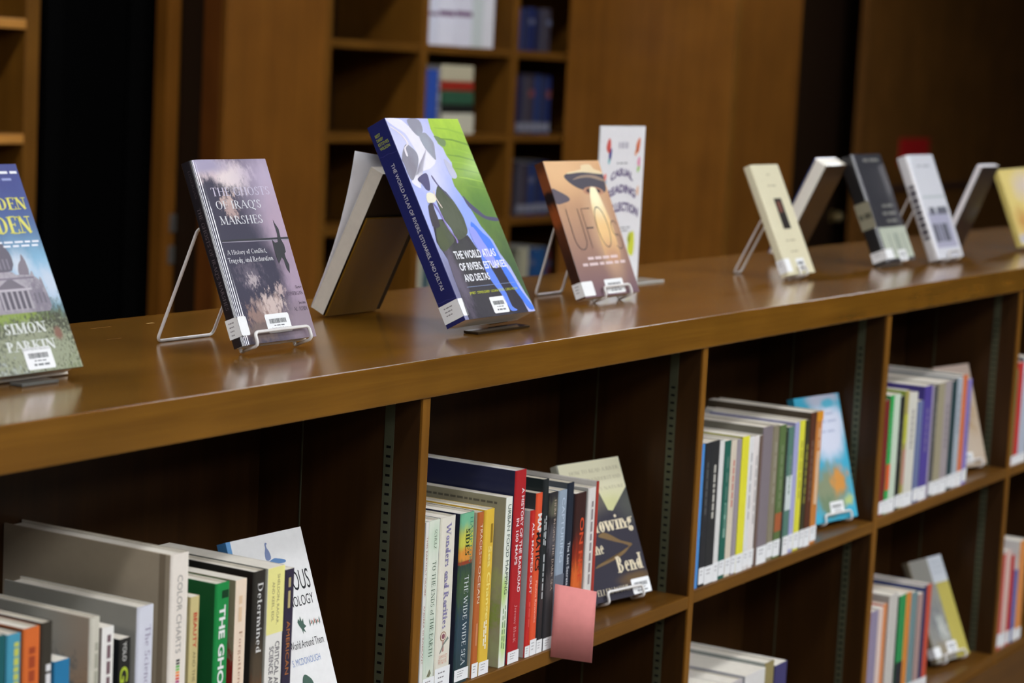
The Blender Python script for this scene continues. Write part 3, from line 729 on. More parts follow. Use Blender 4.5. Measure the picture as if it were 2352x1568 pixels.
patch('mudflat', b.front, [(.08, .843), (.145, .868), (.202, .85), (.239, .82), (.212, .777), (.087, .705), (.03, .688), (.011, .724), (.013, .771), (.008, .792)], gy, b.root, 3, 3)
patch('mudflat', b.front, [(.3, .996), (.443, .993), (.443, .938), (.362, .908), (.307, .93), (.278, .967)], gy, b.root, 3, 3)
patch('mudflat', b.front, [(.362, .908), (.451, .927), (.496, .904), (.52, .871), (.484, .819), (.458, .786), (.416, .812), (.377, .849)], gy, b.root, 4, 3)
patch('islet', b.front, [(.144, .704), (.25, .722), (.262, .696), (.219, .638), (.171, .639), (.15, .665), (.106, .687)], mat((84, 80, 120), .45, .06), b.root, 4, 3)
patch('sandbar', b.front, [(.148, .618), (.213, .624), (.261, .605), (.221, .577), (.121, .575)], mat((236, 232, 208), .45, .06), b.root, 4, 3)
patch('wooded_bank', b.front, [(.107, .557), (.178, .574), (.172, .541), (.16, .457), (.06, .459)], mat((64, 58, 66), .45, .06), b.root, 4, 2)
patch('blue_current', b.front, [(.6, .47), (.70, .411), (.766, .375), (.79, .32), (.817, .258), (.871, .191), (.904, .124), (.957, .064), (1, .015), (.931, .013), (.872, .068), (.811, .139), (.774, .202), (.76, .237), (.68, .28), (.62, .33), (.56, .4)], mat((74, 126, 244), .45, .06), b.root, 3, 3)
patch('pale_current', b.front, [(.53, .43), (.6, .44), (.66, .36), (.71, .3), (.73, .24), (.66, .235), (.58, .3), (.53, .36)], mat((150, 158, 238), .45, .06), b.root, 4, 3)
patch('blue_current', b.front, [(.555, .32), (.605, .254), (.64, .199), (.664, .145), (.691, .102), (.70, .038), (.754, .016), (.668, .015), (.645, .043), (.613, .108), (.572, .148), (.542, .187), (.529, .233)], mat((98, 136, 240), .45, .06), b.root, 4, 3)
patch('purple_creek', b.front, [(.629, .603), (.689, .565), (.77, .526), (.839, .495), (.95, .486), (.999, .48), (.999, .466), (.905, .468), (.806, .482), (.723, .510), (.649, .547)], mat((78, 76, 108), .45, .06), b.root, 2, 3)
patch('hedge_field', b.front, [(.56, .91), (.62, .905), (.7, .885), (.66, .855), (.6, .865)], mat((120, 144, 96), .45, .06), b.root, 2, 2)
fs = mat((120, 158, 54), .45, .06)
for k, v in enumerate((.955, .9, .85, .815, .78, .745, .7, .66)):
    patch('field_furrow', b.front, [(.60 + .012 * k, v), (.8, v - .006), (.999, v - .03), (.999, v - .045 + .002 * k), (.8, v - .016), (.62 + .012 * k, v - .006)], fs if k % 2 else mat((150, 190, 60), .45, .06), b.root, 2, 0)
patch('pale_lagoon', b.front, [(.57, .79), (.62, .775), (.655, .74), (.66, .7), (.60, .69), (.57, .72)], mat((190, 192, 216), .45, .06), b.root, 3, 3)
for P_, c_, wd_ in (([(.03, .955), (.10, .93), (.145, .905), (.165, .87), (.105, .848), (.095, .81)], (236, 230, 238), .012), ([(.19, .57), (.222, .535), (.236, .487), (.26, .44), (.305, .39), (.30, .37)], (140, 122, 186), .009),
                    ([(.315, .705), (.345, .665), (.385, .635), (.45, .59)], (96, 88, 132), .007), ([(.28, .55), (.25, .60), (.26, .63)], (232, 214, 206), .006)):
    patch('creek', b.front, [(x - wd_, y) for x, y in P_] + [(x + wd_, y) for x, y in reversed(P_)], mat(c_, .45, .06), b.root, 5, 3)
tw = mat((240, 242, 248), .4)
letter('title_lettering', b.front, 'THE WORLD ATLAS', .189, .29, .761, .33, tw, b.root, 6, bold=.02)
letter('title_lettering', b.front, 'OF RIVERS, ESTUARIES,', .197, .226, .858, .27, tw, b.root, 6, bold=.02)
letter('title_lettering', b.front, 'AND DELTAS', .201, .178, .549, .214, tw, b.root, 6, bold=.02)
letter('author_lettering', b.front, 'JIM BEST \u00b7 STEPHEN DARBY \u00b7 LUCIANA ESTEVES \u00b7 CAROL WILSON', .19, .112, .869, .128, mat((206, 214, 50), .4), b.root, 6)
greek('dotted_rule', b.front, .188, .151, .915, .1535, mat((140, 160, 200), .4), b.root, 6, words=46)
letter('spine_lettering', b.spine, 'THE WORLD ATLAS OF RIVERS, ESTUARIES, AND DELTAS', .4, .168, .6, .794, mat((214, 214, 220), .4), b.root, 2, down=True)
for k, s_ in enumerate(('BEST', 'DARBY', 'ESTEVES', 'WILSON')):
    letter('spine_author', b.spine, s_, .22, .936 - .021 * k, (.5, .56, .78, .76)[k], .95 - .021 * k, mat((186, 196, 50), .4), b.root, 2)
for v in (.842, .118):
    patch('crease', b.spine, [(.0, v + .008), (.25, v + .002), (.5, v + .004), (.75, v - .003), (1, v - .004), (1, v - .0055), (.75, v - .005), (.5, v + .0022), (.25, v), (0, v + .006)], mat((70, 70, 130), .5), b.root, 2)
b.spine_label(.02, .105, .073, 3); b.barcode(.425, .012, .64, .093)
st = empty('acrylic_stand', Matrix.Translation((2.757, .165, 0))); tag(st, 'low smoked acrylic stand under the river atlas', 'book stand')
SMOKE = mat((44, 34, 22), .12, .8)
box('base', (-.03, -.066, 0.0003), (.115, -.0405, .004), SMOKE, st, .001)
o = box('back_plate', (.06, .0005, 0), (.11, .0035, .07), SMOKE, st, .001); o.matrix_local = Matrix.Translation((0, -.0315, .006)) @ Matrix.Rotation(math.radians(-28.9), 4, 'X')

# ---- flying saucer paperback
MU = lean((3.2197, 0.1993, 0.013), 23.4)
b = Book('display_book', 'paperback with a flying saucer and light beam on its tan cover, on a white easel', MU, .190, .238, .018,
         art(None, [(.2, .95, .6, .2, (232, 188, 140), .9, .03, 4.0), (.7, .5, .22, .4, (214, 176, 140), .9, .03, 4.0)], .4, .25, grad=((116, 92, 102), (222, 174, 126))),
         art((84, 46, 26), [(.5, .85, .9, .1, (128, 70, 38), .6, .1, 6.0), (.5, .74, .8, .05, (34, 24, 24), .5, .1, 6.0), (.5, .6, .7, .08, (146, 74, 34), .7, .25, 8.0), (.5, .2, .8, .2, (54, 32, 24), .8, .15, 6.0)], .4, .2),
         mat((70, 42, 28), .4), False, 'books standing on the countertop')
U_ = b
patch('saucer_hull', b.front, [(.283, .883), (.372, .909), (.56, .925), (.974, .912), (.99, .846), (.96, .77), (.834, .755), (.541, .783), (.375, .827)], mat((78, 74, 84), .4, .2), b.root, 1, 3)
patch('saucer_rim', b.front, [(.377, .916), (.612, .935), (.636, .961), (.706, .971), (.817, .969), (.859, .936), (.978, .915), (.978, .895), (.64, .913), (.368, .904)], mat((234, 214, 172), .4, .2), b.root, 2, 3)
patch('saucer_band', b.front, [(.41, .858), (.576, .888), (.802, .89), (.972, .86), (.965, .841), (.743, .872), (.562, .87)], mat((158, 136, 118), .4, .2), b.root, 2, 3)
patch('saucer_port', b.front, [(.548, .778), (.62, .8), (.779, .802), (.904, .772), (.872, .745), (.734, .743), (.582, .75)], mat((190, 140, 110), .4, .2), b.root, 2, 3)
patch('saucer_port', b.front, [(.6, .778), (.64, .79), (.779, .79), (.86, .772), (.83, .757), (.734, .755), (.62, .76)], mat((80, 56, 56), .4, .2), b.root, 3, 3)
beam = art(None, [], .4, .2, grad=((186, 130, 104), (255, 246, 200)))
patch('light_beam', b.front, [(.675, .79), (.754, .798), (.792, .774), (.839, .643), (.866, .531), (.868, .411), (.83, .25), (.6, .25), (.575, .42), (.591, .557), (.608, .667)], art((240, 200, 140), [(.72, .75, .2, .18, (255, 248, 206), .9, .0, 4.0), (.72, .25, .3, .16, (196, 150, 120), .9, .0, 4.0)], .4, .2), b.root, 4, 3)
patch('small_saucer', b.front, [(0, .797), (.122, .776), (.244, .738), (.256, .711), (.168, .695), (.0, .69)], mat((96, 88, 98), .4, .2), b.root, 1, 3)
thin = mat((84, 74, 74), .4)
def line(name, bk, pts, w, m, layer):
    P = [Vector(p) for p in pts]; V = []; Fc = []
    for k in range(len(P)):
        a = P[max(0, k - 1)]; c = P[min(len(P) - 1, k + 1)]; d = Vector(((c.x - a.x) * bk.w, (c.y - a.y) * bk.h)).normalized()
        for s_ in (-1, 1): V.append(bk.front.pt(P[k].x * bk.w - d.y * w * s_, P[k].y * bk.h + d.x * w * s_, layer))
        if k: Fc.append((2 * k - 2, 2 * k, 2 * k + 1, 2 * k - 1))
    Fc = [f if (Vector(V[f[1]]) - Vector(V[f[0]])).cross(Vector(V[f[2]]) - Vector(V[f[0]])).dot(bk.front.n) > 0 else f[::-1] for f in Fc]
    return mesh_obj(name, V, Fc, m, bk.root)
def ell(cx, cy, rx, ry, a0, a1, n=18): return [(cx + rx * math.cos(math.radians(a0 + (a1 - a0) * k / n)), cy + ry * math.sin(math.radians(a0 + (a1 - a0) * k / n))) for k in range(n + 1)]
line('title_lettering', b, [(.13, .646), (.13, .43)] + ell(.23, .43, .10, .085, 180, 360) + [(.33, .646)], .0009, thin, 6)
line('title_lettering', b, [(.55, .643), (.395, .643), (.395, .35)], .0009, thin, 6); line('title_lettering', b, [(.395, .5), (.52, .5)], .0012, thin, 6)
line('title_lettering', b, ell(.69, .5, .1, .15, 90, 450, 30), .0009, thin, 6)
line('title_lettering', b, ell(.9, .485, .06, .055, 30, 270) + ell(.9, .385, .065, .055, 90, -150), .0009, thin, 6)
pk = mat((224, 204, 204), .4)
greek('subtitle_lettering', b.front, .25, .268, .79, .288, pk, b.root, 6, words=4, seed=5); greek('subtitle_lettering', b.front, .13, .225, .9, .245, pk, b.root, 6, words=6, seed=8)
b.spine_label(.012, .117, .2, 3); b.barcode(.41, .012, .747, .117)
easel('white wire easel holding the flying saucer paperback', MU, .0600, .150, .018, .155, .33)

# ---- garden book at the left edge
MS = lean((1.8098, 0.1707, 0.013), 26.4)
b = Book('display_book', 'book with a domed building and garden on its blue cover, cut by the left edge', MS, .162, .254, .028,
         art(None, [(.5, .98, 1.4, .3, (62, 70, 134), .8, .05, 4.0), (.85, .45, .5, .18, (140, 190, 220), .9, .08, 5.0), (.72, .5, .14, .08, (206, 216, 228), .8, .15, 7.0), (.95, .42, .12, .1, (196, 210, 226), .8, .15, 7.0),
                    (.5, .13, 1.2, .18, (100, 106, 82), .4, .08, 10.0), (.4, .26, .5, .045, (138, 160, 76), .6, .3, 14.0), (.85, .2, .2, .12, (74, 78, 62), .7, .4, 26.0), (.3, .05, .45, .07, (176, 182, 176), .5, .4, 22.0),
                    (.9, .06, .25, .08, (140, 150, 112), .5, .5, 30.0), (.5, .12, .7, .12, (78, 82, 66), .5, .5, 30.0), (.6, .1, .5, .12, (150, 156, 130), .4, .5, 48.0), (.86, .17, .045, .035, (134, 98, 82), .5, .1, 9.0)], .35, .35, grad=((120, 150, 120), (78, 110, 180))),
         mat((46, 40, 74), .35, .6), mat((46, 40, 74), .35, .6), True, 'books standing on the countertop')
S_ = b
st_ = art((150, 144, 154), [(.6, .4, .4, .12, (176, 170, 178), .9, .4, 30.0), (.8, .35, .15, .1, (132, 126, 138), .8, .4, 26.0)], .4, .2)
patch('dome', b.front, [(.40, .48), (.40, .62), (.47, .66), (.56, .65), (.618, .59), (.645, .547), (.609, .483)], mat((104, 100, 112), .4, .5), b.root, 1, 2)
patch('turret', b.front, [(.687, .509), (.724, .53), (.745, .56), (.771, .521), (.764, .453), (.665, .456)], mat((132, 124, 134), .4, .5), b.root, 1, 2)
patch('palace_front', b.front, [(.25, .465), (.40, .465), (.42, .478), (.60, .478), (.63, .462), (.77, .458), (.79, .475), (.80, .475), (.81, .45), (.85, .43), (.855, .445), (.87, .44), (.876, .405), (.885, .36), (.891, .304), (.856, .28), (.2, .28)], st_, b.root, 2)
patch('pediment', b.front, [(.40, .40), (.555, .449), (.697, .392), (.40, .392)], mat((120, 114, 124), .4, .5), b.root, 3)
rect('portico_shade', b.front, .40, .30, .70, .384, mat((96, 92, 102), .4, .2), b.root, 3)
for k in range(6):
    rect('column_print', b.front, .41 + .055 * k, .296, .432 + .055 * k, .386, mat((172, 166, 174), .4, .2), b.root, 4)
rect('cornice_print', b.front, .30, .386, .74, .396, mat((186, 180, 188), .4, .2), b.root, 4)
rect('cornice_print', b.front, .30, .44, .80, .449, mat((128, 122, 134), .4, .2), b.root, 4)
for k in range(3): rect('window_print', b.front, .745 + .045 * k, .32, .762 + .045 * k, .37, mat((112, 106, 118), .4, .2), b.root, 3)
for k in range(5): rect('drum_print', b.front, .42 + .04 * k, .49, .435 + .04 * k, .54, mat((136, 130, 142), .4, .2), b.root, 2)
yl = mat((226, 222, 110), .4, .4)
letter('title_lettering', b.front, 'FORBIDDEN', .16, .773, .971, .836, yl, b.root, 4, 'serif', bold=1)
letter('title_lettering', b.front, 'GARDEN', .25, .655, .955, .745, yl, b.root, 4, 'serif', bold=1)
greek('subtitle_lettering', b.front, .55, .613, .97, .622, tw, b.root, 4, words=5); greek('subtitle_lettering', b.front, .6, .594, .95, .603, tw, b.root, 4, words=4, seed=4)
greek('praise_lettering', b.front, .55, .952, .978, .964, tw, b.root, 4, words=4); greek('praise_lettering', b.front, .55, .918, .9, .93, mat((150, 160, 210), .4), b.root, 4, words=4, seed=9)
sw = mat((222, 226, 222), .4, .4)
letter('author_lettering', b.front, 'SIMON', .345, .182, .761, .236, sw, b.root, 4, 'serif', bold=1)
letter('author_lettering', b.front, 'PARKIN', .307, .100, .80, .152, sw, b.root, 4, 'serif', bold=1)
b.barcode(.45, .012, .73, .116)
st = empty('acrylic_stand', Matrix.Translation((1.90, .21, 0))); tag(st, 'clear acrylic stand under the garden book at the left edge', 'book stand')
CLEAR = mat((96, 96, 92), .12, .6)
box('base', (-.04, -.05, 0.0003), (.02, -.03, .004), CLEAR, st, .001)
o = box('back_plate', (-.04, .0, 0), (.03, .003, .1), CLEAR, st, .001); o.matrix_local = Matrix.Translation((0, -.0075, .002)) @ Matrix.Rotation(math.radians(-26.4), 4, 'X')

# ---- books facing the other side of the counter
def rear_book(label, qb, qt, zq, w, h, t, front, spine, back, hard, pages=PAPER):
    Q = at_z(qb, zq); Tp = at_x(qt, Q.x); v = Tp - Q
    tilt = math.atan2(-v.y, v.z); P = Q + Vector((w, t * math.cos(tilt), t * math.sin(tilt)))
    M = Matrix.Translation(P) @ Matrix.Rotation(math.pi, 4, 'Z') @ Matrix.Rotation(-tilt, 4, 'X')
    return Book('display_book', label, M, w, h or v.length, t, front, spine, back, hard, 'books facing the far side of the countertop', pages), M, tilt
brn = mat((44, 32, 16), .6)
b, M, tilt = rear_book('cream paperback turned away with its curled front cover, left of the atlas', (742, 724), (880, 400), .004, .15, None, .024, mat((226, 224, 220), .5), brn, brn, False, mat((206, 198, 184), .8, noise=.05))
hh = b.h; n = 12; V = []; Fc = []
for k in range(n + 1):
    z = hh * 1.03 * k / n; d = -0.0012 - 0.034 * (k / n) ** 2.2
    for x, f_ in ((b.w, 1.0), (b.w * .66, .5), (b.w * .33, .12), (.002, 0.0)): V.append((x, -0.0012 + (d + .0012) * f_, z))
for k in range(n):
    for j in range(3): Fc.append((4 * k + j, 4 * k + j + 1, 4 * k + 5 + j, 4 * k + 4 + j))
o = mesh_obj('curled_cover', V, Fc, mat((222, 220, 222), .55), b.root, True)
o.modifiers.new('thickness', 'SOLIDIFY').thickness = 0.0006
st = empty('acrylic_stand', Matrix.Translation(M @ Vector((b.w * .6, b.t, 0)))); tag(st, 'clear acrylic stand behind the turned cream paperback, reflected wood colour painted on', 'book stand')
GOLD_REFLECTION = bpy.data.materials.new('acrylic_gold_reflection'); GOLD_REFLECTION.use_nodes = True
pb = GOLD_REFLECTION.node_tree.nodes['Principled BSDF']; pb.inputs['Base Color'].default_value = rgb((112, 80, 24)); pb.inputs['Roughness'].default_value = .3; pb.inputs['Specular IOR Level'].default_value = .06; pb.inputs['IOR'].default_value = 1.45  # clear plate; gold of the wood reflected and seen through is painted in
tzz = GOLD_REFLECTION.node_tree.nodes.new('ShaderNodeTexNoise'); tzz.inputs['Scale'].default_value = 30; bpz = GOLD_REFLECTION.node_tree.nodes.new('ShaderNodeBump'); bpz.inputs['Strength'].default_value = .05
GOLD_REFLECTION.node_tree.links.new(tzz.outputs['Fac'], bpz.inputs['Height']); GOLD_REFLECTION.node_tree.links.new(bpz.outputs[0], pb.inputs['Normal'])
o = box('back_plate', (b.w * .12, b.t + .001, .0), (b.w - .002, b.t + .004, .165), GOLD_REFLECTION, st, .0008); o.matrix_local = st.matrix_world.inverted() @ M
blue = mat((44, 66, 120), .3, .6); gl = mat((66, 48, 30), .3, .25)
rear_book('blue edged white hardcover turned away, behind the cream book', (1791, 597), (1900.7, 380), .006, .108, None, .032, blue, gl, gl, True, mat((236, 232, 220), .7))
b, M, tilt = rear_book('thin dark book turned away, right of the white book', (2167, 578), (2256, 383), .006, .12, None, .013, mat((210, 208, 220), .4), mat((30, 28, 36), .3, .5), mat((26, 25, 36), .35, .2), False, mat((224, 220, 222), .7))

# ---- cream, black, white and yellow books further along
MC = lean((3.9912, 0.1802, 0.012), 24.9)
cr = mat((214, 208, 176), .5)
b = Book('display_book', 'plain cream book with a small dark picture on its cover, further along the countertop', MC, .125, .228, .018, cr, cr, cr, True, 'books standing on the countertop')
rect('cover_picture', b.front, .40, .41, .68, .69, mat((34, 28, 24), .5), b.root, 1); rect('cover_picture', b.front, .46, .56, .6, .66, mat((110, 66, 52), .5), b.root, 2)
for v, wd in ((.9, .12), (.8, .3), (.3, .34), (.2, .25)): greek('small_print', b.front, .5 - wd / 2, v, .5 + wd / 2, v + .012, mat((168, 160, 128), .5), b.root, 2, words=2)
b.spine_label(.03, .15, .2, 2); b.barcode(.42, .03, .72, .14)
easel('white wire easel holding the cream book', MC, .042, .075, .018, .125, .318)
MB = lean((4.5017, 0.1787, 0.013), 24.0)
bk_ = mat((58, 58, 64), .3, .8); bs = mat((36, 35, 36), .35, .5)
b = Book('display_book', 'thick black book with a pale green lower panel on its cover', MB, .157, .244, .034, bk_, bs, bs, True, 'books standing on the countertop', rnd=(.014, .007))
rect('pale_panel', b.front, .04, .03, 1, .315, mat((188, 196, 178), .4, .5), b.root, 1)
for x in (.3, .5, .56, .62, .8): rect('panel_line', b.front, x, .06, x + .03, .26, mat((130, 138, 128), .4, .5), b.root, 2)
for v, a_, c_ in ((.93, .3, .85), (.5, .45, .8), (.43, .38, .85), (.36, .45, .8)): greek('title_lettering', b.front, a_, v, c_, v + .025, mat((128, 128, 122), .4, .4), b.root, 2, words=2)
rect('spine_panel', b.spine, .0, .33, 1, .57, mat((150, 146, 124), .4, .4), b.root, 1)
greek('spine_lettering', b.spine, .1, .42, .9, .47, mat((90, 88, 74), .4), b.root, 2, words=2)
b.spine_label(.03, .12, .28, 2); b.barcode(.45, .0, .75, .1)
MW = lean((4.7142, 0.1446, 0.013), 22.5)
wm = mat((226, 228, 234), .3, .7)
b = Book('display_book', 'white book with bold grey lettering on its cover, on a white wire easel', MW, .155, .241, .026, wm, mat((200, 198, 198), .35, .5), wm, True, 'books standing on the countertop', rnd=(.013, .006))
gm = mat((104, 106, 116), .4, .4); pl = mat((176, 176, 196), .4, .4)
rect('grey_panel', b.front, .1, .1, .9, .44, pl, b.root, 1)
for a_, c_ in ((.14, .3), (.36, .44), (.5, .72)): rect('title_lettering', b.front, a_, .16, c_, .33, gm, b.root, 3)
greek('title_lettering', b.front, .2, .42, .9, .49, gm, b.root, 2, words=2); rect('pale_band', b.front, .08, .58, .99, .6, mat((180, 190, 190), .4), b.root, 2); greek('small_print', b.front, .25, .88, .75, .9, mat((170, 174, 180), .4), b.root, 2, words=2)
greek('spine_lettering', b.spine, .25, .2, .8, .72, mat((88, 84, 90), .4), b.root, 2, words=9, down=True)
easel('white wire easel holding the white book', MW, .05, .12, .026, .155, .30)
MY = Matrix.Translation((5.34, .165, .014)) @ Matrix.Rotation(math.radians(-16), 4, 'Z') @ Matrix.Rotation(math.radians(-24), 4, 'X') @ Matrix.Rotation(math.radians(-3), 4, 'Y')
b = Book('display_book', 'yellow paperback with a pale centre cut by the right edge', MY, .16, .198, .016, art((222, 202, 124), [(.55, .75, .3, .2, (214, 200, 186), .9, .15, 5.0), (.3, .3, .3, .2, (196, 150, 84), .9, .2, 7.0), (.2, .08, .3, .08, (190, 188, 196), .6, .1, 5.0)], .4, .3), mat((206, 190, 110), .4), mat((206, 190, 110), .4), False, 'books standing on the countertop')

# ---- sign holder
sx0, sx1, sy = 3.576, 3.751, .383
sgn = empty('sign_holder', Matrix.Translation((sx0, sy, 0))); tag(sgn, 'clear upright sign holder with a white paper of purple lettering', 'sign')
box('upright_sheet', (0, .0012, .0005), (sx1 - sx0, .0035, .287), mat((206, 208, 206), .12, .6), sgn, .0006)
box('base_sheet', (0, -.056, .0004), (sx1 - sx0, .0010, .0032), mat((196, 198, 190), .12, .6), sgn, .0006)
pp = box('paper', (.002, .0003, .004), (sx1 - sx0 - .002, .0011, .285), mat((228, 228, 230), .5), sgn)
fr = Frame((0.002, 0.0002, 0.004), (1, 0, 0), (0, 0, 1), sx1 - sx0 - .004, .281)
pu = mat((84, 62, 116), .5)
for s_, a in (('CASUAL', (.26, .64, .76, .69)), ('READING', (.2, .525, .84, .58)), ('COLLECTION', (.14, .40, .92, .46))):
    letter('lettering', fr, s_, *a, pu, pp, 2, bold=.035, arc=.8)
greek('small_print', fr, .3, .335, .75, .342, GREY_INK, pp, 2, words=4); greek('small_print', fr, .32, .315, .7, .322, GREY_INK, pp, 2, words=3); greek('small_print', fr, .38, .76, .62, .767, GREY_INK, pp, 2, words=3); greek('small_print', fr, .4, .86, .62, .9, mat((190, 188, 196), .5), pp, 2, words=3)
def leaf(u, v, du, dv, c, rot):
    P = []
    for k in range(12):
        a = 2 * math.pi * k / 12; x = math.cos(a) * du * (.7 + .3 * math.cos(a)); y = math.sin(a) * dv
        P.append((u + x * math.cos(rot) - y * math.sin(rot), v + x * math.sin(rot) + y * math.cos(rot)))
    patch('leaf_print', fr, P, mat(c, .5), pp, 2)
for a in ((.18, .86, .07, .05, (206, 92, 84), 1.2), (.22, .81, .06, .03, (74, 76, 150), 1.0), (.2, .775, .04, .02, (120, 190, 196), .7), (.84, .865, .08, .04, (216, 120, 84), .9), (.8, .83, .05, .02, (222, 150, 110), .8),
          (.88, .76, .05, .035, (226, 150, 176), 1.1), (.87, .72, .05, .02, (170, 206, 120), .4), (.12, .66, .05, .03, (226, 130, 120), .7), (.14, .63, .04, .02, (150, 190, 210), .5), (.88, .57, .05, .03, (222, 186, 160), 1.0),
          (.8, .2, .12, .075, (206, 212, 70), 1.3), (.74, .26, .06, .03, (190, 200, 80), 1.0), (.3, .2, .1, .05, (206, 212, 90), 1.0)): leaf(*a)
# ================================================================== BOOKS IN THE BAYS
YS = 0.006
ROW = {}     # right edge of the row so far, per bay and shelf
def shelved(bay, zsh, l, r, top, spine, back, label, grp, w=.16, hard=True, front=None, ys=YS, rough=.4, coat=.3, pages=PAPER, gap=.0006, tilt=0.0):
    """Spine between pixel columns l and r with its top right corner at height top (pixels)."""
    a = at_y((l, top), ys); b = at_y((r, top), ys)
    lo = max(a.x, ROW.get((bay, zsh), DIV[bay][1]) + 0.0003)
    if lo > b.x - 0.004: b.x = lo + 0.006
    a.x = lo; ROW[(bay, zsh)] = b.x
    t = max(b.x - a.x - gap, 0.004); h = at_y(((l + r) / 2, top), ys).z - zsh
    sm = spine if not isinstance(spine, tuple) else mat(spine, rough, coat)
    bm_ = back if not isinstance(back, tuple) else mat(back, rough, coat)
    M = Matrix.Translation((b.x, ys, zsh + 0.0004)) @ Matrix.Rotation(math.radians(90), 4, 'Z')
    bk = Book('shelved_book', label, M, w, h, t, front or bm_, sm, bm_, hard, grp, pages)
    bk.xm = (a.x + b.x) / 2; bk.z0 = zsh; bk.ys = ys; bk.pm = (l + r) / 2
    return bk
def vpx(bk, y):
    """pixel row -> fraction of the spine height"""
    return (at_y((bk.pm - 0.05 * (y - 1200), y), bk.ys).z - bk.z0) / bk.h
def stext(bk, s, y0, y1, c, s0=.25, s1=.75, style='sans', bold=0.0):
    letter('spine_lettering', bk.spine, s, s0, vpx(bk, y1), s1, vpx(bk, y0), mat(c, .5), bk.root, 3, style, bold, down=True)
def sgreek(bk, y0, y1, c, s0=.35, s1=.65, words=5, seed=1):
    greek('spine_lettering', bk.spine, s0, vpx(bk, y1), s1, vpx(bk, y0), mat(c, .5), bk.root, 3, down=True, words=words, seed=seed)
def slabel(bk, y0, y1, seed=1, lines=3):
    return bk.spine_label(max(.0, vpx(bk, y1)), vpx(bk, y0), 0.0, lines, seed)

# ---------------- nearest bay (leftmost)
Z1 = SHELF1[0]; g1 = 'books in the nearest bay'
b = shelved(0, Z1, -16, 16, 1462, (30, 92, 96), (24, 60, 60), 'dark teal book at the left end of the nearest bay', g1, .15)
b = shelved(0, Z1, 17, 51, 1457, (74, 152, 178), (38, 74, 74), 'light teal book with yellow lettering in the nearest bay', g1, .15, front=mat((30, 70, 70)))
sgreek(b, 1480, 1640, (196, 200, 90), .45, .78, 9)
b = shelved(0, Z1, 55, 95, 1442, (214, 108, 50), (150, 80, 44), 'orange book in the nearest bay', g1, .17)
sgreek(b, 1490, 1620, (160, 70, 40), .3, .65)
b = shelved(0, Z1, 96, 124, 1430, (58, 54, 46), (50, 44, 44), 'dark brown book right of the orange one in the nearest bay', g1, .2)
sgreek(b, 1530, 1640, (220, 220, 220), .4, .8, 4)
b = shelved(0, Z1, 125, 161, 1516, (40, 120, 164), (60, 130, 170), 'short blue book in the nearest bay', g1, .13, False)
patch('pattern', b.spine, [(.4, .4), (.6, .62), (.7, .5), (.9, .8), (1, .78), (1, .1), (.4, .1)], mat((24, 84, 120), .4), b.root, 1)
cov = art((176, 170, 156), [(.95, .55, .35, .5, (196, 150, 110), .9, .1, 4.0), (.4, .9, .6, .3, (172, 170, 158), .9, .05, 4.0), (.6, .7, .3, .12, (120, 122, 118), .5, .35, 16.0)], .45, .3)
b = shelved(0, Z1, 208, 232.5, 1418, (206, 202, 186), cov, 'grey white hardcover with a tan tinted cover in the nearest bay', g1, .21)
sgreek(b, 1480, 1640, (170, 168, 150), .45, .75)
b = shelved(0, Z1, 234.5, 262.5, 1440, (236, 234, 228), (120, 110, 104), 'thin white paperback with brown lettering in the nearest bay', g1, .15, False)
sgreek(b, 1462, 1640, (120, 96, 100), .42, .72, 6)
b = shelved(0, Z1, 274, 301, 1466, (38, 38, 36), (30, 32, 36), 'black paperback with white and lime lettering in the nearest bay', g1, .12, False)
stext(b, 'YOLO', 1478, 1522, (226, 226, 220), .3, .62); stext(b, 'G', 1535, 1572, (176, 196, 60), .1, .8, bold=.02); sgreek(b, 1580, 1650, (226, 226, 220), .3, .6, 3)
b = shelved(0, Z1, 317, 356, 1392, (216, 218, 228), (160, 158, 148), 'pale grey hardcover in the nearest bay, left of the tall cream one', g1, .2)
stext(b, 'The Science', 1440, 1590, (158, 150, 172), .45, .78, 'serif')
ccb = mat((176, 162, 140), .6)
b = shelved(0, Z1, 394.5, 437, 1272, (232, 224, 212), ccb, 'tall cream hardcover with taupe back and grey spine lettering in the nearest bay', g1, .255, rough=.6, coat=0)
rect('hinge_groove', b.back, .93, 0, .965, 1, mat((140, 126, 106), .6), b.root, 1)
stext(b, 'COLOR CHARTS', 1322, 1502, (150, 146, 138), .34, .62)
for k, c in enumerate(((60, 60, 60), (60, 60, 60), (90, 176, 80), (130, 196, 90), (240, 150, 60), (240, 120, 50), (220, 80, 60), (180, 60, 120), (80, 80, 170))):
    y = 1517 + 7 * k; rect('colour_chip', b.spine, .4, vpx(b, y + 5), .6, vpx(b, y), mat(c, .5), b.root, 2)
b = shelved(0, Z1, 438, 459, 1370, (204, 190, 134), (180, 168, 120), 'tan book with red lettering beside the tall cream hardcover', g1, .14, False)
stext(b, 'BEAUTY', 1410, 1492, (196, 64, 48), .35, .75, bold=.02); stext(b, 'AND THE', 1500, 1570, (120, 104, 74), .4, .7)
gv = mat((30, 140, 70), .4, .3)
b = shelved(0, Z1, 497, 530, 1339, gv, (20, 90, 48), 'bright green book with bold white spine lettering in the nearest bay', g1, .15)
sgreek(b, 1358, 1376, (20, 60, 34), .4, .85, 1); stext(b, 'THE GHOST', 1392, 1620, (236, 238, 236), .25, .68, bold=.03)
flo = art((150, 140, 112), [(.2, .9, .3, .1, (146, 40, 36), .5, .35, 12.0), (.6, .7, .3, .12, (120, 128, 92), .5, .35, 12.0), (.9, .5, .3, .16, (150, 44, 38), .5, .35, 14.0), (.95, .2, .3, .2, (140, 40, 36), .5, .35, 14.0), (.3, .4, .4, .2, (200, 180, 160), .5, .35, 12.0)], .5)
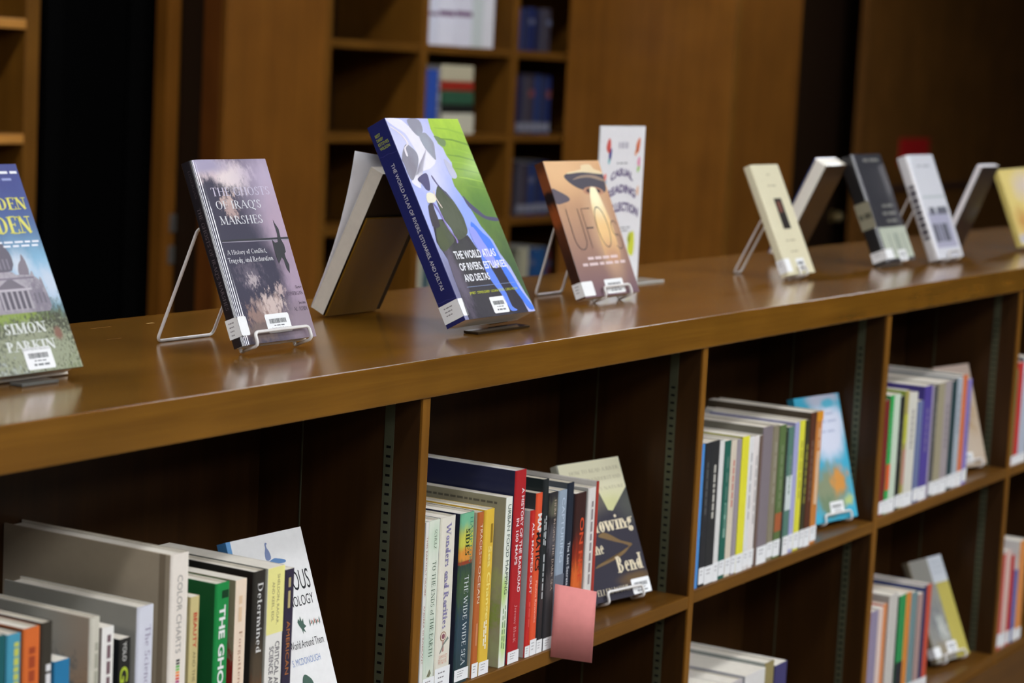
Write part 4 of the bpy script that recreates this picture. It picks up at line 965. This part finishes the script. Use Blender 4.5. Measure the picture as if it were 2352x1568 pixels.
b = shelved(0, Z1, 542, 568, 1331, (240, 220, 196), flo, 'peach spined paperback with a red floral back in the nearest bay', g1, .17, False)
sgreek(b, 1370, 1430, (226, 196, 160), .3, .6, 2); stext(b, 'Forgotten Ex', 1452, 1600, (186, 146, 120), .35, .7, 'serif')
dt = art((48, 46, 42), [(.5, .35, .7, .12, (140, 84, 40), .8, .25, 6.0), (.5, .5, .7, .14, (84, 72, 56), .9, .2, 5.0)], .35, .5)
b = shelved(0, Z1, 584, 613.5, 1312, dt, (34, 34, 32), 'black hardcover with one white serif word down its spine in the nearest bay', g1, .18)
stext(b, 'Determined', 1340, 1502, (232, 232, 228), .3, .72, 'serif')
b = shelved(0, Z1, 616, 654.5, 1302, (238, 236, 228), (190, 190, 176), 'white spined book with a pale yellow top panel in the nearest bay', g1, .18, False)
rect('yellow_panel', b.spine, .0, vpx(b, 1457), 1, 1, mat((238, 232, 150), .45), b.root, 1)
stext(b, 'SHELDON, RAGAR,', 1321, 1437, (150, 140, 100), .55, .72); stext(b, 'AND KEEL, EDS.', 1337, 1428, (150, 140, 100), .25, .42)
stext(b, 'CRITICAL APP', 1477, 1590, (84, 80, 84), .56, .82, bold=.01); stext(b, 'SCIENCE AND', 1486, 1590, (84, 80, 84), .22, .48, bold=.01)
b = shelved(0, Z1, 656, 677, 1307, (52, 46, 66), (40, 36, 52), 'dark purple paperback with orange lettering at the right end of the nearest bay row', g1, .13, False)
sgreek(b, 1328, 1398, (190, 176, 120), .35, .6, 2); stext(b, 'AMERICAN', 1428, 1552, (190, 120, 60), .3, .68)

# face-out book of the nearest bay
MM = lean((2.1785, 0.0377, -0.4419), 20.0, -3.0)
b = Book('shelved_book', 'white face-out book with thin black lettering and a blue edge in the nearest bay', MM, .146, .235, .016, mat((226, 226, 224), .5, noise=.03), mat((70, 130, 184), .4), mat((200, 200, 200), .5), False, g1)
k_ = mat((36, 38, 40), .5)
rect('blue_edge', b.front, .0, .0, .055, 1, mat((96, 148, 196), .45), b.root, 1)
letter('title_lettering', b.front, 'OUS', .72, .663, .955, .772, k_, b.root, 2); letter('title_lettering', b.front, 'NOLOGY', .62, .578, .95, .635, k_, b.root, 2)
letter('subtitle_lettering', b.front, 'World Around Them', .5, .355, .955, .398, k_, b.root, 2); letter('author_lettering', b.front, 'S. MCDONOUGH', .48, .268, .86, .305, mat((128, 150, 190), .5), b.root, 2)
bl_ = mat((120, 134, 170), .5); gn_ = mat((70, 96, 84), .5); rd_ = mat((176, 110, 92), .5)
patch('bird_print', b.front, [(.45, .868), (.455, .9), (.475, .925), (.475, .945), (.49, .955), (.51, .948), (.495, .942), (.495, .925), (.515, .905), (.525, .875), (.505, .858), (.47, .858)], bl_, b.root, 2, 2)
patch('sea_print', b.front, [(.47, .845), (.55, .862), (.6, .858), (.66, .85), (.7, .84), (.69, .828), (.6, .83), (.5, .832)], mat((96, 134, 180), .5), b.root, 3, 2)
patch('plant_print', b.front, [(.68, .475), (.665, .495), (.685, .515), (.695, .5), (.715, .525), (.725, .495), (.75, .51), (.745, .48), (.77, .465), (.735, .455), (.75, .43), (.72, .445), (.71, .425), (.705, .45)], gn_, b.root, 2)
for k in range(7): patch('seaweed_print', b.front, [(.82 + .022 * k, .455 + .012 * (k % 2)), (.835 + .022 * k, .47), (.83 + .022 * k, .5 - .008 * (k % 3)), (.82 + .022 * k, .485)], rd_ if k % 2 else gn_, b.root, 2)
patch('shell_print', b.front, [(.55, .13), (.56, .19), (.6, .215), (.65, .2), (.69, .17), (.68, .13)], gn_, b.root, 2, 3)
MMe = MM
easel('white wire easel under the white face-out book of the nearest bay', MM, .03, .12, .016, .13, .17, base_z=Z1)

# ---------------- second bay
Z2 = SHELF1[1]; g2 = 'books in the second bay'
b = shelved(1, Z2, 979, 986.5, 1200, (226, 226, 218), (220, 220, 214), 'narrow white book at the left end of the second bay', g2, .15, False)
stext(b, 'THIS EARTHLY GLOBE', 1233, 1370, (160, 120, 100), .3, .75); stext(b, 'ANDREA DI ROBILANT', 1392, 1527, (160, 120, 100), .3, .75)
gw = art((224, 230, 214), [(.5, .9, .6, .1, (206, 222, 200), .9, .2, 5.0), (.3, .3, .6, .2, (196, 214, 196), .9, .2, 5.0)], .4, .4)
b = shelved(1, Z2, 987, 1013.5, 1195, gw, (214, 220, 206), 'pale greenish white hardcover with dark serif lettering in the second bay', g2, .16)
stext(b, 'SCHULZ', 1217, 1261, (90, 110, 84), .45, .68, 'serif'); stext(b, 'TO THE ENDS of THE EARTH', 1289, 1509, (74, 100, 76), .38, .72, 'serif')
patch('leaf_emblem', b.spine, [(.3, vpx(b, 1554)), (.55, vpx(b, 1538)), (.68, vpx(b, 1548)), (.55, vpx(b, 1556))], mat((120, 120, 96)), b.root, 2)
slabel(b, 1557, 1600)
b = shelved(1, Z2, 1014.5, 1049, 1187, (228, 224, 208), (40, 44, 60), 'cream hardcover with lavender lettering and a lens emblem in the second bay', g2, .17)
stext(b, 'Wonders and Rarities', 1200, 1443, (140, 134, 172), .34, .68, 'serif', 1)
def cir(cu, cv, ru, rv, n=20): return [(cu + ru * math.cos(6.2832 * k / n), cv + rv * math.sin(6.2832 * k / n)) for k in range(n)]
vc = vpx(b, 1461); rv_ = vpx(b, 1450) - vc
for k, (f_, c) in enumerate(((1, (150, 110, 84)), (.82, (226, 214, 196)), (.55, (140, 90, 100)))): patch('lens_emblem', b.spine, cir(.45, vc, .2 * f_, rv_ * f_), mat(c, .5), b.root, 2 + k)
patch('lens_handle', b.spine, [(.42, vpx(b, 1472)), (.5, vpx(b, 1472)), (.52, vpx(b, 1496)), (.4, vpx(b, 1496))], mat((176, 130, 120), .5), b.root, 2)
patch('serpent_line', b.spine, [(.75, vpx(b, 1464)), (.82, vpx(b, 1470)), (.5, vpx(b, 1482)), (.28, vpx(b, 1500)), (.25, vpx(b, 1498)), (.45, vpx(b, 1479))], mat((130, 140, 130), .5), b.root, 3)
stext(b, 'TRAVIS', 1503, 1511, (214, 170, 150), .2, .75); stext(b, 'ZADEH', 1513, 1524, (214, 170, 150), .2, .75); slabel(b, 1532, 1600, 3)
sea = art((40, 62, 66), [(.5, .96, .9, .12, (120, 190, 150), .7, .1, 4.0), (.5, .83, .9, .1, (206, 206, 84), .7, .1, 4.0), (.5, .755, .9, .05, (226, 150, 60), .6, .1, 4.0), (.5, .71, .9, .012, (160, 60, 40), .5, .05, 4.0), (.4, .55, .9, .15, (66, 92, 60), .8, .35, 12.0), (.6, .3, .9, .2, (46, 70, 84), .8, .35, 14.0)], .35, .6)
b = shelved(1, Z2, 1060, 1092, 1178, sea, (44, 46, 62), 'hardcover with a sunset over dark sea down its spine in the second bay', g2, .17)
stext(b, 'HAMPTON', 1188, 1294, (70, 140, 120), .66, .86, 'serif'); stext(b, 'SIDES', 1214, 1275, (50, 70, 40), .38, .66, 'serif', 1); stext(b, 'THE WIDE WIDE SEA', 1322, 1528, (214, 222, 222), .42, .72, 'serif'); slabel(b, 1535, 1562, 5)
b = shelved(1, Z2, 1099.5, 1114, 1177, (184, 100, 50), (206, 200, 170), 'narrow rust orange book in the second bay', g2, .16)
stext(b, 'TRACKS', 1203, 1274, (232, 214, 190), .35, .75); stext(b, 'IN THE', 1277, 1295, (232, 214, 190), .45, .65); stext(b, 'OCEAN', 1300, 1386, (232, 214, 190), .35, .75); sgreek(b, 1432, 1483, (206, 140, 100), .4, .65, 1); slabel(b, 1523, 1564, 6)
b = shelved(1, Z2, 1116, 1138.5, 1170, (226, 188, 66), (210, 170, 50), 'golden yellow book in the second bay', g2, .15)
sgreek(b, 1203, 1247, (150, 120, 40), .6, .8, 1); stext(b, 'Sea Change', 1254, 1422, (240, 222, 130), .3, .75, bold=.02); sgreek(b, 1424, 1490, (245, 238, 210), .5, .62, 4); sgreek(b, 1426, 1482, (245, 238, 210), .32, .44, 3, 5); slabel(b, 1518, 1557, 7)
umap = art((168, 166, 140), [(.8, .5, .25, .12, (176, 186, 130), .8, .35, 14.0), (.7, .28, .3, .14, (150, 176, 84), .6, .3, 12.0), (.4, .8, .4, .2, (154, 150, 132), .9, .1, 5.0), (.9, .1, .2, .1, (170, 180, 140), .8, .35, 14.0)], .5)
usp = art((232, 236, 224), [(.3, .45, .6, .1, (190, 220, 130), .7, .2, 6.0), (.5, .15, .6, .12, (200, 226, 150), .7, .3, 8.0)], .45)
b = shelved(1, Z2, 1163.5, 1178.5, 1142, usp, umap, 'white and green spined paperback with a map printed back in the second bay', g2, .19, False)
stext(b, 'URBAN FOOD MAPPING', 1158, 1364, (60, 84, 70), .3, .78); sgreek(b, 1390, 1490, (130, 160, 112), .58, .72, 6); sgreek(b, 1396, 1487, (130, 160, 112), .26, .4, 6, 4)
greek('blurb', b.back, .18, .955, .92, .968, mat((110, 108, 96), .5), b.root, 2, words=14)
b = shelved(1, Z2, 1186.5, 1212, 1080, (178, 36, 42), (38, 42, 72), 'tall red hardcover with navy back and white lettering in the second bay', g2, .2, pages=mat((206, 204, 198), .8))
stext(b, 'A HISTORY OF THE RAILROAD', 1120, 1359, (238, 226, 226), .56, .8, bold=.015); stext(b, 'IN 100 MAPS', 1188, 1294, (238, 226, 226), .2, .44, bold=.015); stext(b, 'Jeremy Black', 1387, 1474, (220, 150, 150), .35, .65, 'serif'); slabel(b, 1492, 1535, 8)
b = shelved(1, Z2, 1221, 1232, 1173, (200, 44, 40), (196, 194, 190), 'narrow red spined book with a pale grey back in the second bay', g2, .15)
stext(b, 'ALL MAPPED OUT', 1200, 1364, (240, 228, 226), .3, .75, bold=.01); sgreek(b, 1382, 1440, (226, 90, 80), .4, .65, 3); slabel(b, 1483, 1523, 9)
b = shelved(1, Z2, 1232.5, 1249, 1133, (226, 88, 52), (60, 62, 62), 'bright orange red book with white and black capitals in the second bay', g2, .16)
stext(b, 'MAP', 1179, 1224, (240, 232, 226), .25, .85, bold=.04); stext(b, 'MATICS', 1221, 1310, (40, 30, 30), .15, .85, bold=.03); stext(b, 'Paulina Rowinska', 1333, 1429, (250, 200, 180), .4, .66); slabel(b, 1467, 1505, 2)
b = shelved(1, Z2, 1249.5, 1264, 1101, (36, 42, 44), (38, 46, 46), 'tall blackish green book with tiny white print in the second bay', g2, .2)
sgreek(b, 1184, 1252, (190, 196, 196), .55, .72, 4); sgreek(b, 1190, 1250, (190, 196, 196), .3, .45, 4, 3); sgreek(b, 1272, 1374, (190, 196, 196), .45, .65, 6, 2); slabel(b, 1467, 1508, 3)
dkp = art((48, 46, 50), [(.5, .7, .6, .1, (84, 82, 88), .6, .4, 10.0), (.5, .4, .6, .1, (76, 70, 72), .6, .4, 12.0), (.5, .9, .6, .06, (96, 96, 80), .6, .3, 8.0)], .4, .4)
b = shelved(1, Z2, 1264.5, 1284.5, 1131, dkp, (52, 54, 56), 'dark mottled hardcover just left of the pink note in the second bay', g2, .16)
stext(b, 'HERE BEGINS THE DARK SEA', 1147, 1356, (196, 176, 160), .5, .72, 'serif'); slabel(b, 1462, 1502, 4)
b = shelved(1, Z2, 1285.5, 1305, 1126, (150, 166, 182), (140, 150, 160), 'blue grey book standing behind the pink note', g2, .17)
stext(b, 'CAPTURING', 1142, 1290, (196, 210, 222), .35, .7); rect('dark_band', b.spine, 0, vpx(b, 1345), 1, vpx(b, 1318), mat((104, 112, 124), .4), b.root, 1); slabel(b, 1455, 1490, 5)
b = shelved(1, Z2, 1305.5, 1321.5, 1109, (34, 42, 56), (70, 76, 84), 'tall navy book right of the blue grey one in the second bay', g2, .19)
stext(b, 'The Last Secrets', 1243, 1342, (216, 220, 226), .3, .65, bold=.01); slabel(b, 1440, 1480, 6)
fire = art((60, 36, 34), [(.5, .55, .9, .16, (150, 50, 30), .8, .25, 6.0), (.4, .4, .9, .14, (226, 110, 50), .8, .25, 6.0), (.5, .2, .9, .14, (196, 90, 50), .8, .25, 6.0)], .4, .3)
b = shelved(1, Z2, 1324, 1349.5, 1132, fire, (56, 50, 56), 'dark book with flame colours down its spine in the second bay', g2, .16)
stext(b, 'ON FIRE', 1188, 1335, (214, 80, 46), .45, .8, bold=.02); slabel(b, 1430, 1470, 7)
b = shelved(1, Z2, 1354, 1371, 1120, (226, 222, 216), (190, 188, 180), 'white hardcover near the right end of the second bay row', g2, .18)
sgreek(b, 1150, 1340, (150, 140, 140), .4, .65, 8); slabel(b, 1420, 1455, 8)
b = shelved(1, Z2, 1371.2, 1378, 1106, (170, 60, 50), (200, 196, 190), 'thin dark red hardcover at the right end of the second bay row', g2, .2)

# pink sticky note standing out of the row
Nn = empty('sticky_note', None)
a = at_y((1268, 1340), .002); tag(Nn, 'square pink paper note sticking out between books of the second bay', 'paper note')
Nn.location = (a.x, .0, at_y((1264, 1503), .0).z)
zt = a.z - Nn.location.z; V = []; Fc = []
dx, dy = math.cos(math.radians(-40)), math.sin(math.radians(-40)); wd = .066
for k in range(9):
    s_ = k / 8; bow = .004 * math.sin(s_ * 3.14); x = s_ * wd * dx + .002; y = s_ * wd * dy - bow - .002
    V += [(x - .003, y, -.002 - .012 * s_), (x, y, zt - .0135 * s_)]
    if k: Fc.append((2 * k - 2, 2 * k, 2 * k + 1, 2 * k - 1))
o = mesh_obj('paper_sheet', V, Fc, mat((212, 134, 130), .7, noise=.03), Nn, True); o.modifiers.new('thickness', 'SOLIDIFY').thickness = 0.0003

# face-out book of the second bay
MBD = lean(at_z((1499, 1357), -.4475) - Vector((.155 * math.cos(math.radians(10)), -.155 * math.sin(math.radians(10)), 0)), 22.6, -10.0)
b = Book('shelved_book', 'face-out book with dark valley and cream lettering in the second bay', MBD, .155, .226, .018,
         art((56, 54, 64), [(.3, .74, .45, .14, (112, 108, 96), .8, .06, 5.0), (1.02, .66, .3, .14, (84, 86, 82), .8, .06, 5.0), (.8, .12, .3, .05, (104, 84, 60), .7, .1, 6.0)], .35, .4),
         mat((196, 196, 176), .35, .5), mat((60, 58, 66), .4), True, g2, rnd=.006)
patch('river_print', b.front, [(.353, .46), (.45, .48), (.569, .449), (.7, .40), (.849, .37), (.849, .35), (.7, .33), (.531, .29), (.3, .27), (.21, .25), (.21, .24), (.531, .275), (.72, .31), (.8, .355), (.6, .40), (.42, .44)], mat((124, 100, 66), .4, .4), b.root, 1, 2)
patch('sky_print', b.front, [(0, .88), (.3, .84), (.526, .80), (.62, .63), (.69, .62), (1, .775), (1, 1), (0, 1)], art(None, [(.66, .66, .5, .12, (198, 198, 146), .9, .02, 5.0)], .35, .4, grad=((226, 222, 190), (226, 222, 190))), b.root, 1)
cm = mat((226, 214, 184), .4, .3)
letter('title_lettering', b.front, 'Following', .02, .455, .965, .60, cm, b.root, 3, 'serif', 1); letter('title_lettering', b.front, 'the', .2, .33, .39, .425, cm, b.root, 3, 'serif', 1); letter('title_lettering', b.front, 'Bend', .526, .175, .955, .297, cm, b.root, 3, 'serif', 1)
letter('author_lettering', b.front, 'ELLEN WOHL', .12, .045, .65, .088, cm, b.root, 3, 'serif')
og = mat((176, 170, 140), .5)
letter('subtitle_lettering', b.front, 'HOW TO READ A RIVER', .15, .912, .96, .94, og, b.root, 3, 'serif'); letter('subtitle_lettering', b.front, 'AND UNDERSTAND', .3, .848, .96, .875, og, b.root, 3, 'serif'); letter('subtitle_lettering', b.front, 'ITS NATURE', .5, .776, .97, .80, og, b.root, 3, 'serif')
b.barcode(.687, .005, .99, .115)
easel('white wire easel under the face-out valley book of the second bay', MBD, .035, .125, .018, .12, .2, base_z=Z2)

# ---------------- third bay, upper shelf
Z3 = SHELF1[2]; g3 = 'books in the third bay'
rows3 = [(1612, 1622, 1021, (78, 146, 212), (70, 130, 190), 'bright blue book at the left end of the third bay', .14),
 (1622, 1635, 1017, (44, 46, 50), (40, 42, 46), 'black book right of the bright blue one in the third bay', .15),
 (1635, 1656, 1013, (46, 48, 50), (42, 44, 46), 'thick black book with white lettering in the third bay', .16),
 (1656, 1667, 1012, (226, 226, 222), (180, 180, 176), 'white book left of the dark green one in the third bay', .15),
 (1667.5, 1681, 1012, (36, 100, 86), (40, 80, 70), 'dark green book in the third bay', .15),
 (1682, 1695.5, 1011, (220, 208, 188), (196, 190, 170), 'cream book with red lettering in the third bay', .15),
 (1696, 1706.5, 1009, (156, 148, 154), (150, 146, 150), 'mauve grey book left of the yellow one in the third bay', .16),
 (1707, 1723, 1002, (232, 226, 60), (180, 176, 60), 'bright yellow book near the middle of the third bay', .17),
 (1723.5, 1735, 1003, (230, 230, 228), (200, 200, 200), 'white book right of the bright yellow one in the third bay', .16),
 (1735, 1747, 1001, (232, 226, 222), (200, 200, 200), 'second white book right of the bright yellow one in the third bay', .16),
 (1747, 1754, 1000, (110, 90, 80), (90, 84, 78), 'thin brown book in the middle of the third bay', .17),
 (1754, 1778, 980, (132, 122, 128), (120, 116, 104), 'thick grey mauve hardcover in the middle of the third bay', .19),
 (1778, 1792.5, 978, (140, 132, 110), (110, 106, 92), 'olive grey hardcover in the third bay', .19),
 (1793, 1808, 976, (94, 118, 70), (90, 100, 70), 'olive green book in the third bay', .18),
 (1808, 1813, 990, (40, 44, 44), (40, 44, 44), 'thin black book right of the olive green one in the third bay', .14),
 (1813, 1827, 981, (90, 130, 116), (60, 80, 76), 'sea green book with a white panel in the third bay', .16),
 (1827, 1838.5, 970, (170, 172, 214), (150, 150, 190), 'lavender book left of the second yellow one in the third bay', .17),
 (1839, 1852.5, 966, (226, 222, 66), (214, 214, 206), 'yellow book with a white back in the third bay', .2),
 (1853, 1863, 965, (60, 58, 40), (110, 60, 40), 'black book with yellow lettering in the third bay', .19),
 (1863, 1877.5, 947, (92, 52, 36), (80, 70, 56), 'dark brown book near the right end of the third bay row', .21),
 (1878, 1892, 945, (204, 130, 60), (60, 58, 66), 'orange brown book at the right end of the third bay row', .21)]
for k, (l, r, tp, c, bc_, lab, w) in enumerate(rows3):
    b = shelved(2, Z3, l, r, tp, c, bc_, lab, g3, w, hard=(k % 3 != 1))
    yb = 1352 - (l - 1605) * .385
    if (r - l) > 9 and k not in (0,): slabel(b, yb - 46, yb - 12 + (k % 4) * 3, k, 2)
    lum = sum(c) / 3
    ink = (70, 66, 70) if lum > 150 else (206, 204, 190)
    if k == 5: ink = (196, 90, 80)
    if k == 18: ink = (206, 200, 80)
    if k == 2: ink = (226, 224, 210)
    if k == 20: ink = (236, 206, 170)
    f_ = .35 if k not in (2, 5, 18, 20) else .8
    if k not in (0, 3, 6, 7, 10, 11, 16): sgreek(b, tp + 34 + 9 * (k % 4), tp + 150 + 12 * (k % 5), tuple(int(c[i_] + (ink[i_] - c[i_]) * f_) for i_ in range(3)), .4, .62, 5 + k % 4, k)
    if k == 15: rect('white_panel', b.spine, .0, .35, 1, .62, mat((214, 224, 222), .4), b.root, 1)
    if k == 20: rect('orange_top', b.spine, .0, .93, 1, 1, mat((222, 150, 40), .4), b.root, 2); rect('pale_band', b.spine, .3, .3, .75, .7, mat((226, 196, 160), .4), b.root, 2)
    if k == 4: rect('light_band', b.spine, .4, .3, .7, .55, mat((150, 186, 170), .4), b.root, 2)
    if k == 13: rect('brown_band', b.spine, 0, .2, 1, .34, mat((170, 96, 60), .4), b.root, 1)
MMP = lean(at_z((1973, 1183), -.4445) - Vector((.006 + .155 * math.cos(math.radians(10)), -.155 * math.sin(math.radians(10)), 0)), 15.2, -10.0)
b = Book('shelved_book', 'face-out turquoise book with an orange and green map in the third bay', MMP, .155, .241, .016,
         art((70, 176, 206), [(.62, .72, .42, .26, (214, 220, 236), .4, .1, 4.0), (.6, .97, .4, .06, (190, 196, 214), .5, .1, 4.0), (.72, .93, .16, .04, (90, 186, 214), .6, .1, 6.0), (.5, .25, .45, .2, (140, 150, 120), .5, .2, 7.0), (.7, .32, .18, .13, (214, 150, 76), .6, .3, 9.0), (.4, .12, .2, .1, (120, 140, 110), .6, .25, 8.0), (.85, .14, .1, .05, (190, 206, 130), .6, .3, 9.0), (.1, .5, .1, .3, (120, 112, 116), .7, .2, 5.0)], .35, .5),
         mat((60, 160, 190), .4), mat((60, 160, 190), .4), False, g3)
b.barcode(.42, .05, .72, .15)
for v, a_, c_ in ((.84, .5, .8), (.78, .5, .85), (.7, .5, .78)): greek('title_lettering', b.front, a_, v, c_, v + .014, mat((170, 180, 206), .4), b.root, 2, words=2)
easel('white wire easel under the turquoise face-out book', MMP, .035, .125, .016, .12, .17, base_z=Z3)

# ---------------- third bay, lower shelf
gl3 = 'books low in the third bay'
for k, (l, r, tp, c, bc_, lab, w) in enumerate([(1580, 1604, 1596, (60, 140, 140), (60, 130, 130), 'teal book low at the left of the third bay', .15), (1605, 1640, 1590, (200, 200, 196), (190, 190, 186), 'white book low at the left of the third bay', .16),
 (1641, 1672, 1578, (80, 150, 150), (40, 70, 80), 'sea green book low in the third bay', .17), (1673, 1706, 1566, (196, 190, 190), (150, 150, 150), 'grey book low in the third bay', .18),
 (1713, 1758, 1543, (226, 224, 220), (200, 198, 200), 'thick white book low in the third bay', .19), (1759, 1780, 1520, (150, 136, 90), (150, 156, 150), 'tan book second from the right low in the third bay', .2), (1781, 1808, 1523, (66, 62, 110), (40, 44, 70), 'purple navy book at the right low in the third bay', .2)]):
    b = shelved(2, SHELF2, l, r, tp, c, bc_, lab, gl3, w, hard=bool(k % 2))

# ---------------- fourth bay, upper shelf
Z4 = SHELF1[3]; g4 = 'books in the fourth bay'
rows4 = [(2034, 2046, 920, (124, 36, 40), (110, 40, 40), 'dark red book at the left end of the fourth bay', .14), (2046, 2056, 908, (50, 170, 84), (40, 130, 70), 'green book right of the dark red one in the fourth bay', .15),
 (2056, 2071, 906, (206, 222, 200), (160, 180, 150), 'pale mint book in the fourth bay', .16), (2071.5, 2080.5, 911, (36, 38, 40), (36, 38, 40), 'thin black book in the fourth bay', .15), (2081, 2090, 897, (170, 160, 84), (140, 160, 70), 'olive yellow book in the fourth bay', .17),
 (2090, 2110.5, 903, (222, 220, 206), (190, 190, 176), 'white flowered book in the fourth bay', .16), (2111, 2123, 921, (110, 122, 160), (90, 100, 140), 'slate blue book in the fourth bay', .15), (2123, 2143, 886, (84, 70, 152), (70, 60, 130), 'purple book in the fourth bay', .2),
 (2143, 2148.5, 888, (160, 150, 170), (140, 130, 150), 'thin mauve book in the fourth bay', .19), (2148.5, 2157, 886, (84, 84, 84), (80, 80, 80), 'dark grey book in the fourth bay', .19), (2157, 2173, 880, (164, 156, 128), (150, 144, 120), 'beige book in the fourth bay', .2),
 (2173.5, 2189.5, 876, (166, 156, 158), (140, 132, 134), 'pinkish grey book in the fourth bay', .2), (2190, 2201, 875, (40, 66, 70), (40, 60, 66), 'dark teal book in the fourth bay', .2), (2201, 2213.5, 867, (176, 186, 194), (120, 130, 140), 'pale blue grey book in the fourth bay', .21),
 (2214, 2225, 861, (216, 118, 70), (120, 130, 140), 'orange book in the fourth bay', .21), (2225.5, 2235, 871, (136, 124, 190), (120, 110, 170), 'lavender book at the right end of the fourth bay row', .19)]
for k, (l, r, tp, c, bc_, lab, w) in enumerate(rows4):
    b = shelved(3, Z4, l, r, tp, c, bc_, lab, g4, w, hard=(k % 3 != 1))
    yb = 1185 - (l - 2024) * .40
    if r - l > 8: slabel(b, yb - 36, yb - 8 + (k % 3) * 3, k, 1)
    ink = (80, 76, 80) if sum(c) / 3 > 140 else (206, 202, 190)
    if k % 2: sgreek(b, tp + 26 + 7 * (k % 4), tp + 110 + 12 * (k % 4), tuple(int(c[i_] + (ink[i_] - c[i_]) * .4) for i_ in range(3)), .4, .62, 5 + k % 3, k)
    if k == 4: rect('green_band', b.spine, 0, .55, 1, .8, mat((190, 190, 70), .4), b.root, 1); rect('pink_band', b.spine, 0, .2, 1, .5, mat((186, 140, 120), .4), b.root, 1)
    if k == 1: rect('orange_band', b.spine, 0, .2, 1, .42, mat((220, 96, 50), .4), b.root, 1)
t_ = math.radians(10)
M4 = lean(at_z((2266.5, 1064), -.4395) - Vector((.153 * math.cos(t_), -.153 * math.sin(t_), 0)), 16.6, -10.0)
b = Book('shelved_book', 'face-out beige book with a brown map cover at the right of the fourth bay', M4, .153, .227, .016, art((186, 168, 146), [(.4, .5, .5, .3, (170, 136, 84), .8, .3, 8.0), (.6, .2, .4, .2, (196, 180, 160), .8, .2, 6.0), (.5, .95, .8, .12, (190, 170, 156), .6, .05, 4.0)], .45, .2), mat((150, 120, 90), .4), mat((150, 120, 90), .4), False, g4)
b.barcode(.35, .03, .65, .14)
easel('white wire easel under the beige face-out book of the fourth bay', M4, .035, .125, .016, .12, .17, base_z=Z4)

# ---------------- fourth bay, lower shelf
g5 = 'books low in the fourth bay'
rows5 = [(2000, 2019, 1405, (150, 140, 166), (190, 190, 196), 'mauve book at the left end low in the fourth bay', .14), (2020, 2030, 1396, (228, 206, 194), (206, 196, 190), 'pale pink book low in the fourth bay', .15), (2030, 2039.5, 1388, (222, 140, 84), (200, 80, 60), 'orange and red book low in the fourth bay', .15),
 (2046, 2065, 1365, (206, 202, 194), (170, 166, 156), 'thick grey white book low in the fourth bay', .18), (2068, 2083, 1366, (44, 150, 84), (40, 46, 50), 'green book with a dark foot low in the fourth bay', .17), (2083.5, 2095.5, 1361, (220, 140, 60), (190, 120, 60), 'amber book low in the fourth bay', .17),
 (2096, 2109.5, 1360, (116, 146, 148), (100, 120, 124), 'grey teal book low in the fourth bay', .17), (2110, 2121.5, 1363, (176, 146, 140), (150, 120, 116), 'dusty pink book low in the fourth bay', .17), (2122, 2131.5, 1348, (44, 50, 92), (50, 60, 110), 'navy book low in the fourth bay', .2), (2132, 2142, 1342, (206, 84, 60), (60, 76, 140), 'brick red book at the right end low in the fourth bay', .21)]
for k, (l, r, tp, c, bc_, lab, w) in enumerate(rows5):
    b = shelved(3, SHELF2, l, r, tp, c, bc_, lab, g5, w, hard=(k % 3 != 1))
    slabel(b, 1600 - k * 5, 1640 - k * 5, k, 1)
    if k == 4: rect('dark_foot', b.spine, 0, 0, 1, .42, mat((44, 46, 52), .4), b.root, 1)
M5 = lean(at_z((2227, 1500), -.865) - Vector((.14 * math.cos(t_), -.14 * math.sin(t_), 0)), 23.7, -10.0)
b = Book('shelved_book', 'face-out grey and olive yellow book low in the fourth bay', M5, .14, .229, .018, art((150, 148, 140), [(.35, .4, .3, .25, (128, 130, 130), .7, .35, 12.0), (.45, .3, .15, .15, (186, 190, 184), .6, .35, 10.0), (.3, .1, .3, .1, (150, 140, 120), .6, .3, 10.0)], .4, .4), mat((120, 110, 90), .4), mat((120, 110, 90), .4), True, g5)
rect('olive_panel', b.front, .62, 0, 1, .74, mat((188, 176, 90), .4, .4), b.root, 1); rect('white_panel', b.front, .56, .74, 1, 1, mat((214, 220, 226), .4, .4), b.root, 1)
for v in (.93, .88, .83): greek('small_print', b.front, .64, v, .95, v + .018, mat((190, 198, 206), .4), b.root, 2, words=3)
b.spine_label(.05, .15, .2, 1); b.barcode(.4, .06, .7, .17)
easel('white wire easel under the grey and olive face-out book', M5, .03, .115, .018, .12, .2, base_z=SHELF2)

# ---------------- fifth bay, a sliver at the right edge
g6 = 'books in the fifth bay'
for k, (l, r, tp, c, bc_, lab, w, zz) in enumerate([(2328, 2341, 850, (60, 140, 84), (50, 100, 70), 'green book in the fifth bay at the right edge', .16, SHELF1[4]), (2341, 2354, 832, (196, 50, 50), (180, 60, 60), 'red book in the fifth bay at the right edge', .17, SHELF1[4]), (2354, 2372, 820, (190, 200, 214), (50, 50, 60), 'pale blue book just past the right edge in the fifth bay', .19, SHELF1[4]),
 (2300, 2313, 1274, (200, 90, 80), (190, 190, 180), 'coral book low in the fifth bay', .15, SHELF2), (2313.5, 2325, 1264, (222, 190, 180), (210, 210, 206), 'pale pink book low in the fifth bay', .17, SHELF2), (2325.5, 2333, 1275, (190, 50, 50), (190, 60, 60), 'thin red book low in the fifth bay', .15, SHELF2), (2335, 2341, 1308, (110, 120, 180), (100, 110, 170), 'thin periwinkle book low in the fifth bay', .14, SHELF2), (2341, 2360, 1242, (226, 146, 76), (220, 220, 214), 'light orange book low in the fifth bay', .18, SHELF2)]):
    b = shelved(4, zz, l, r, tp, c, bc_, lab, g6, w, hard=True)
    yb = (1075 if zz > -.6 else 1480) - (l - 2328) * .38
    slabel(b, yb - 34, yb - 6, k, 1)
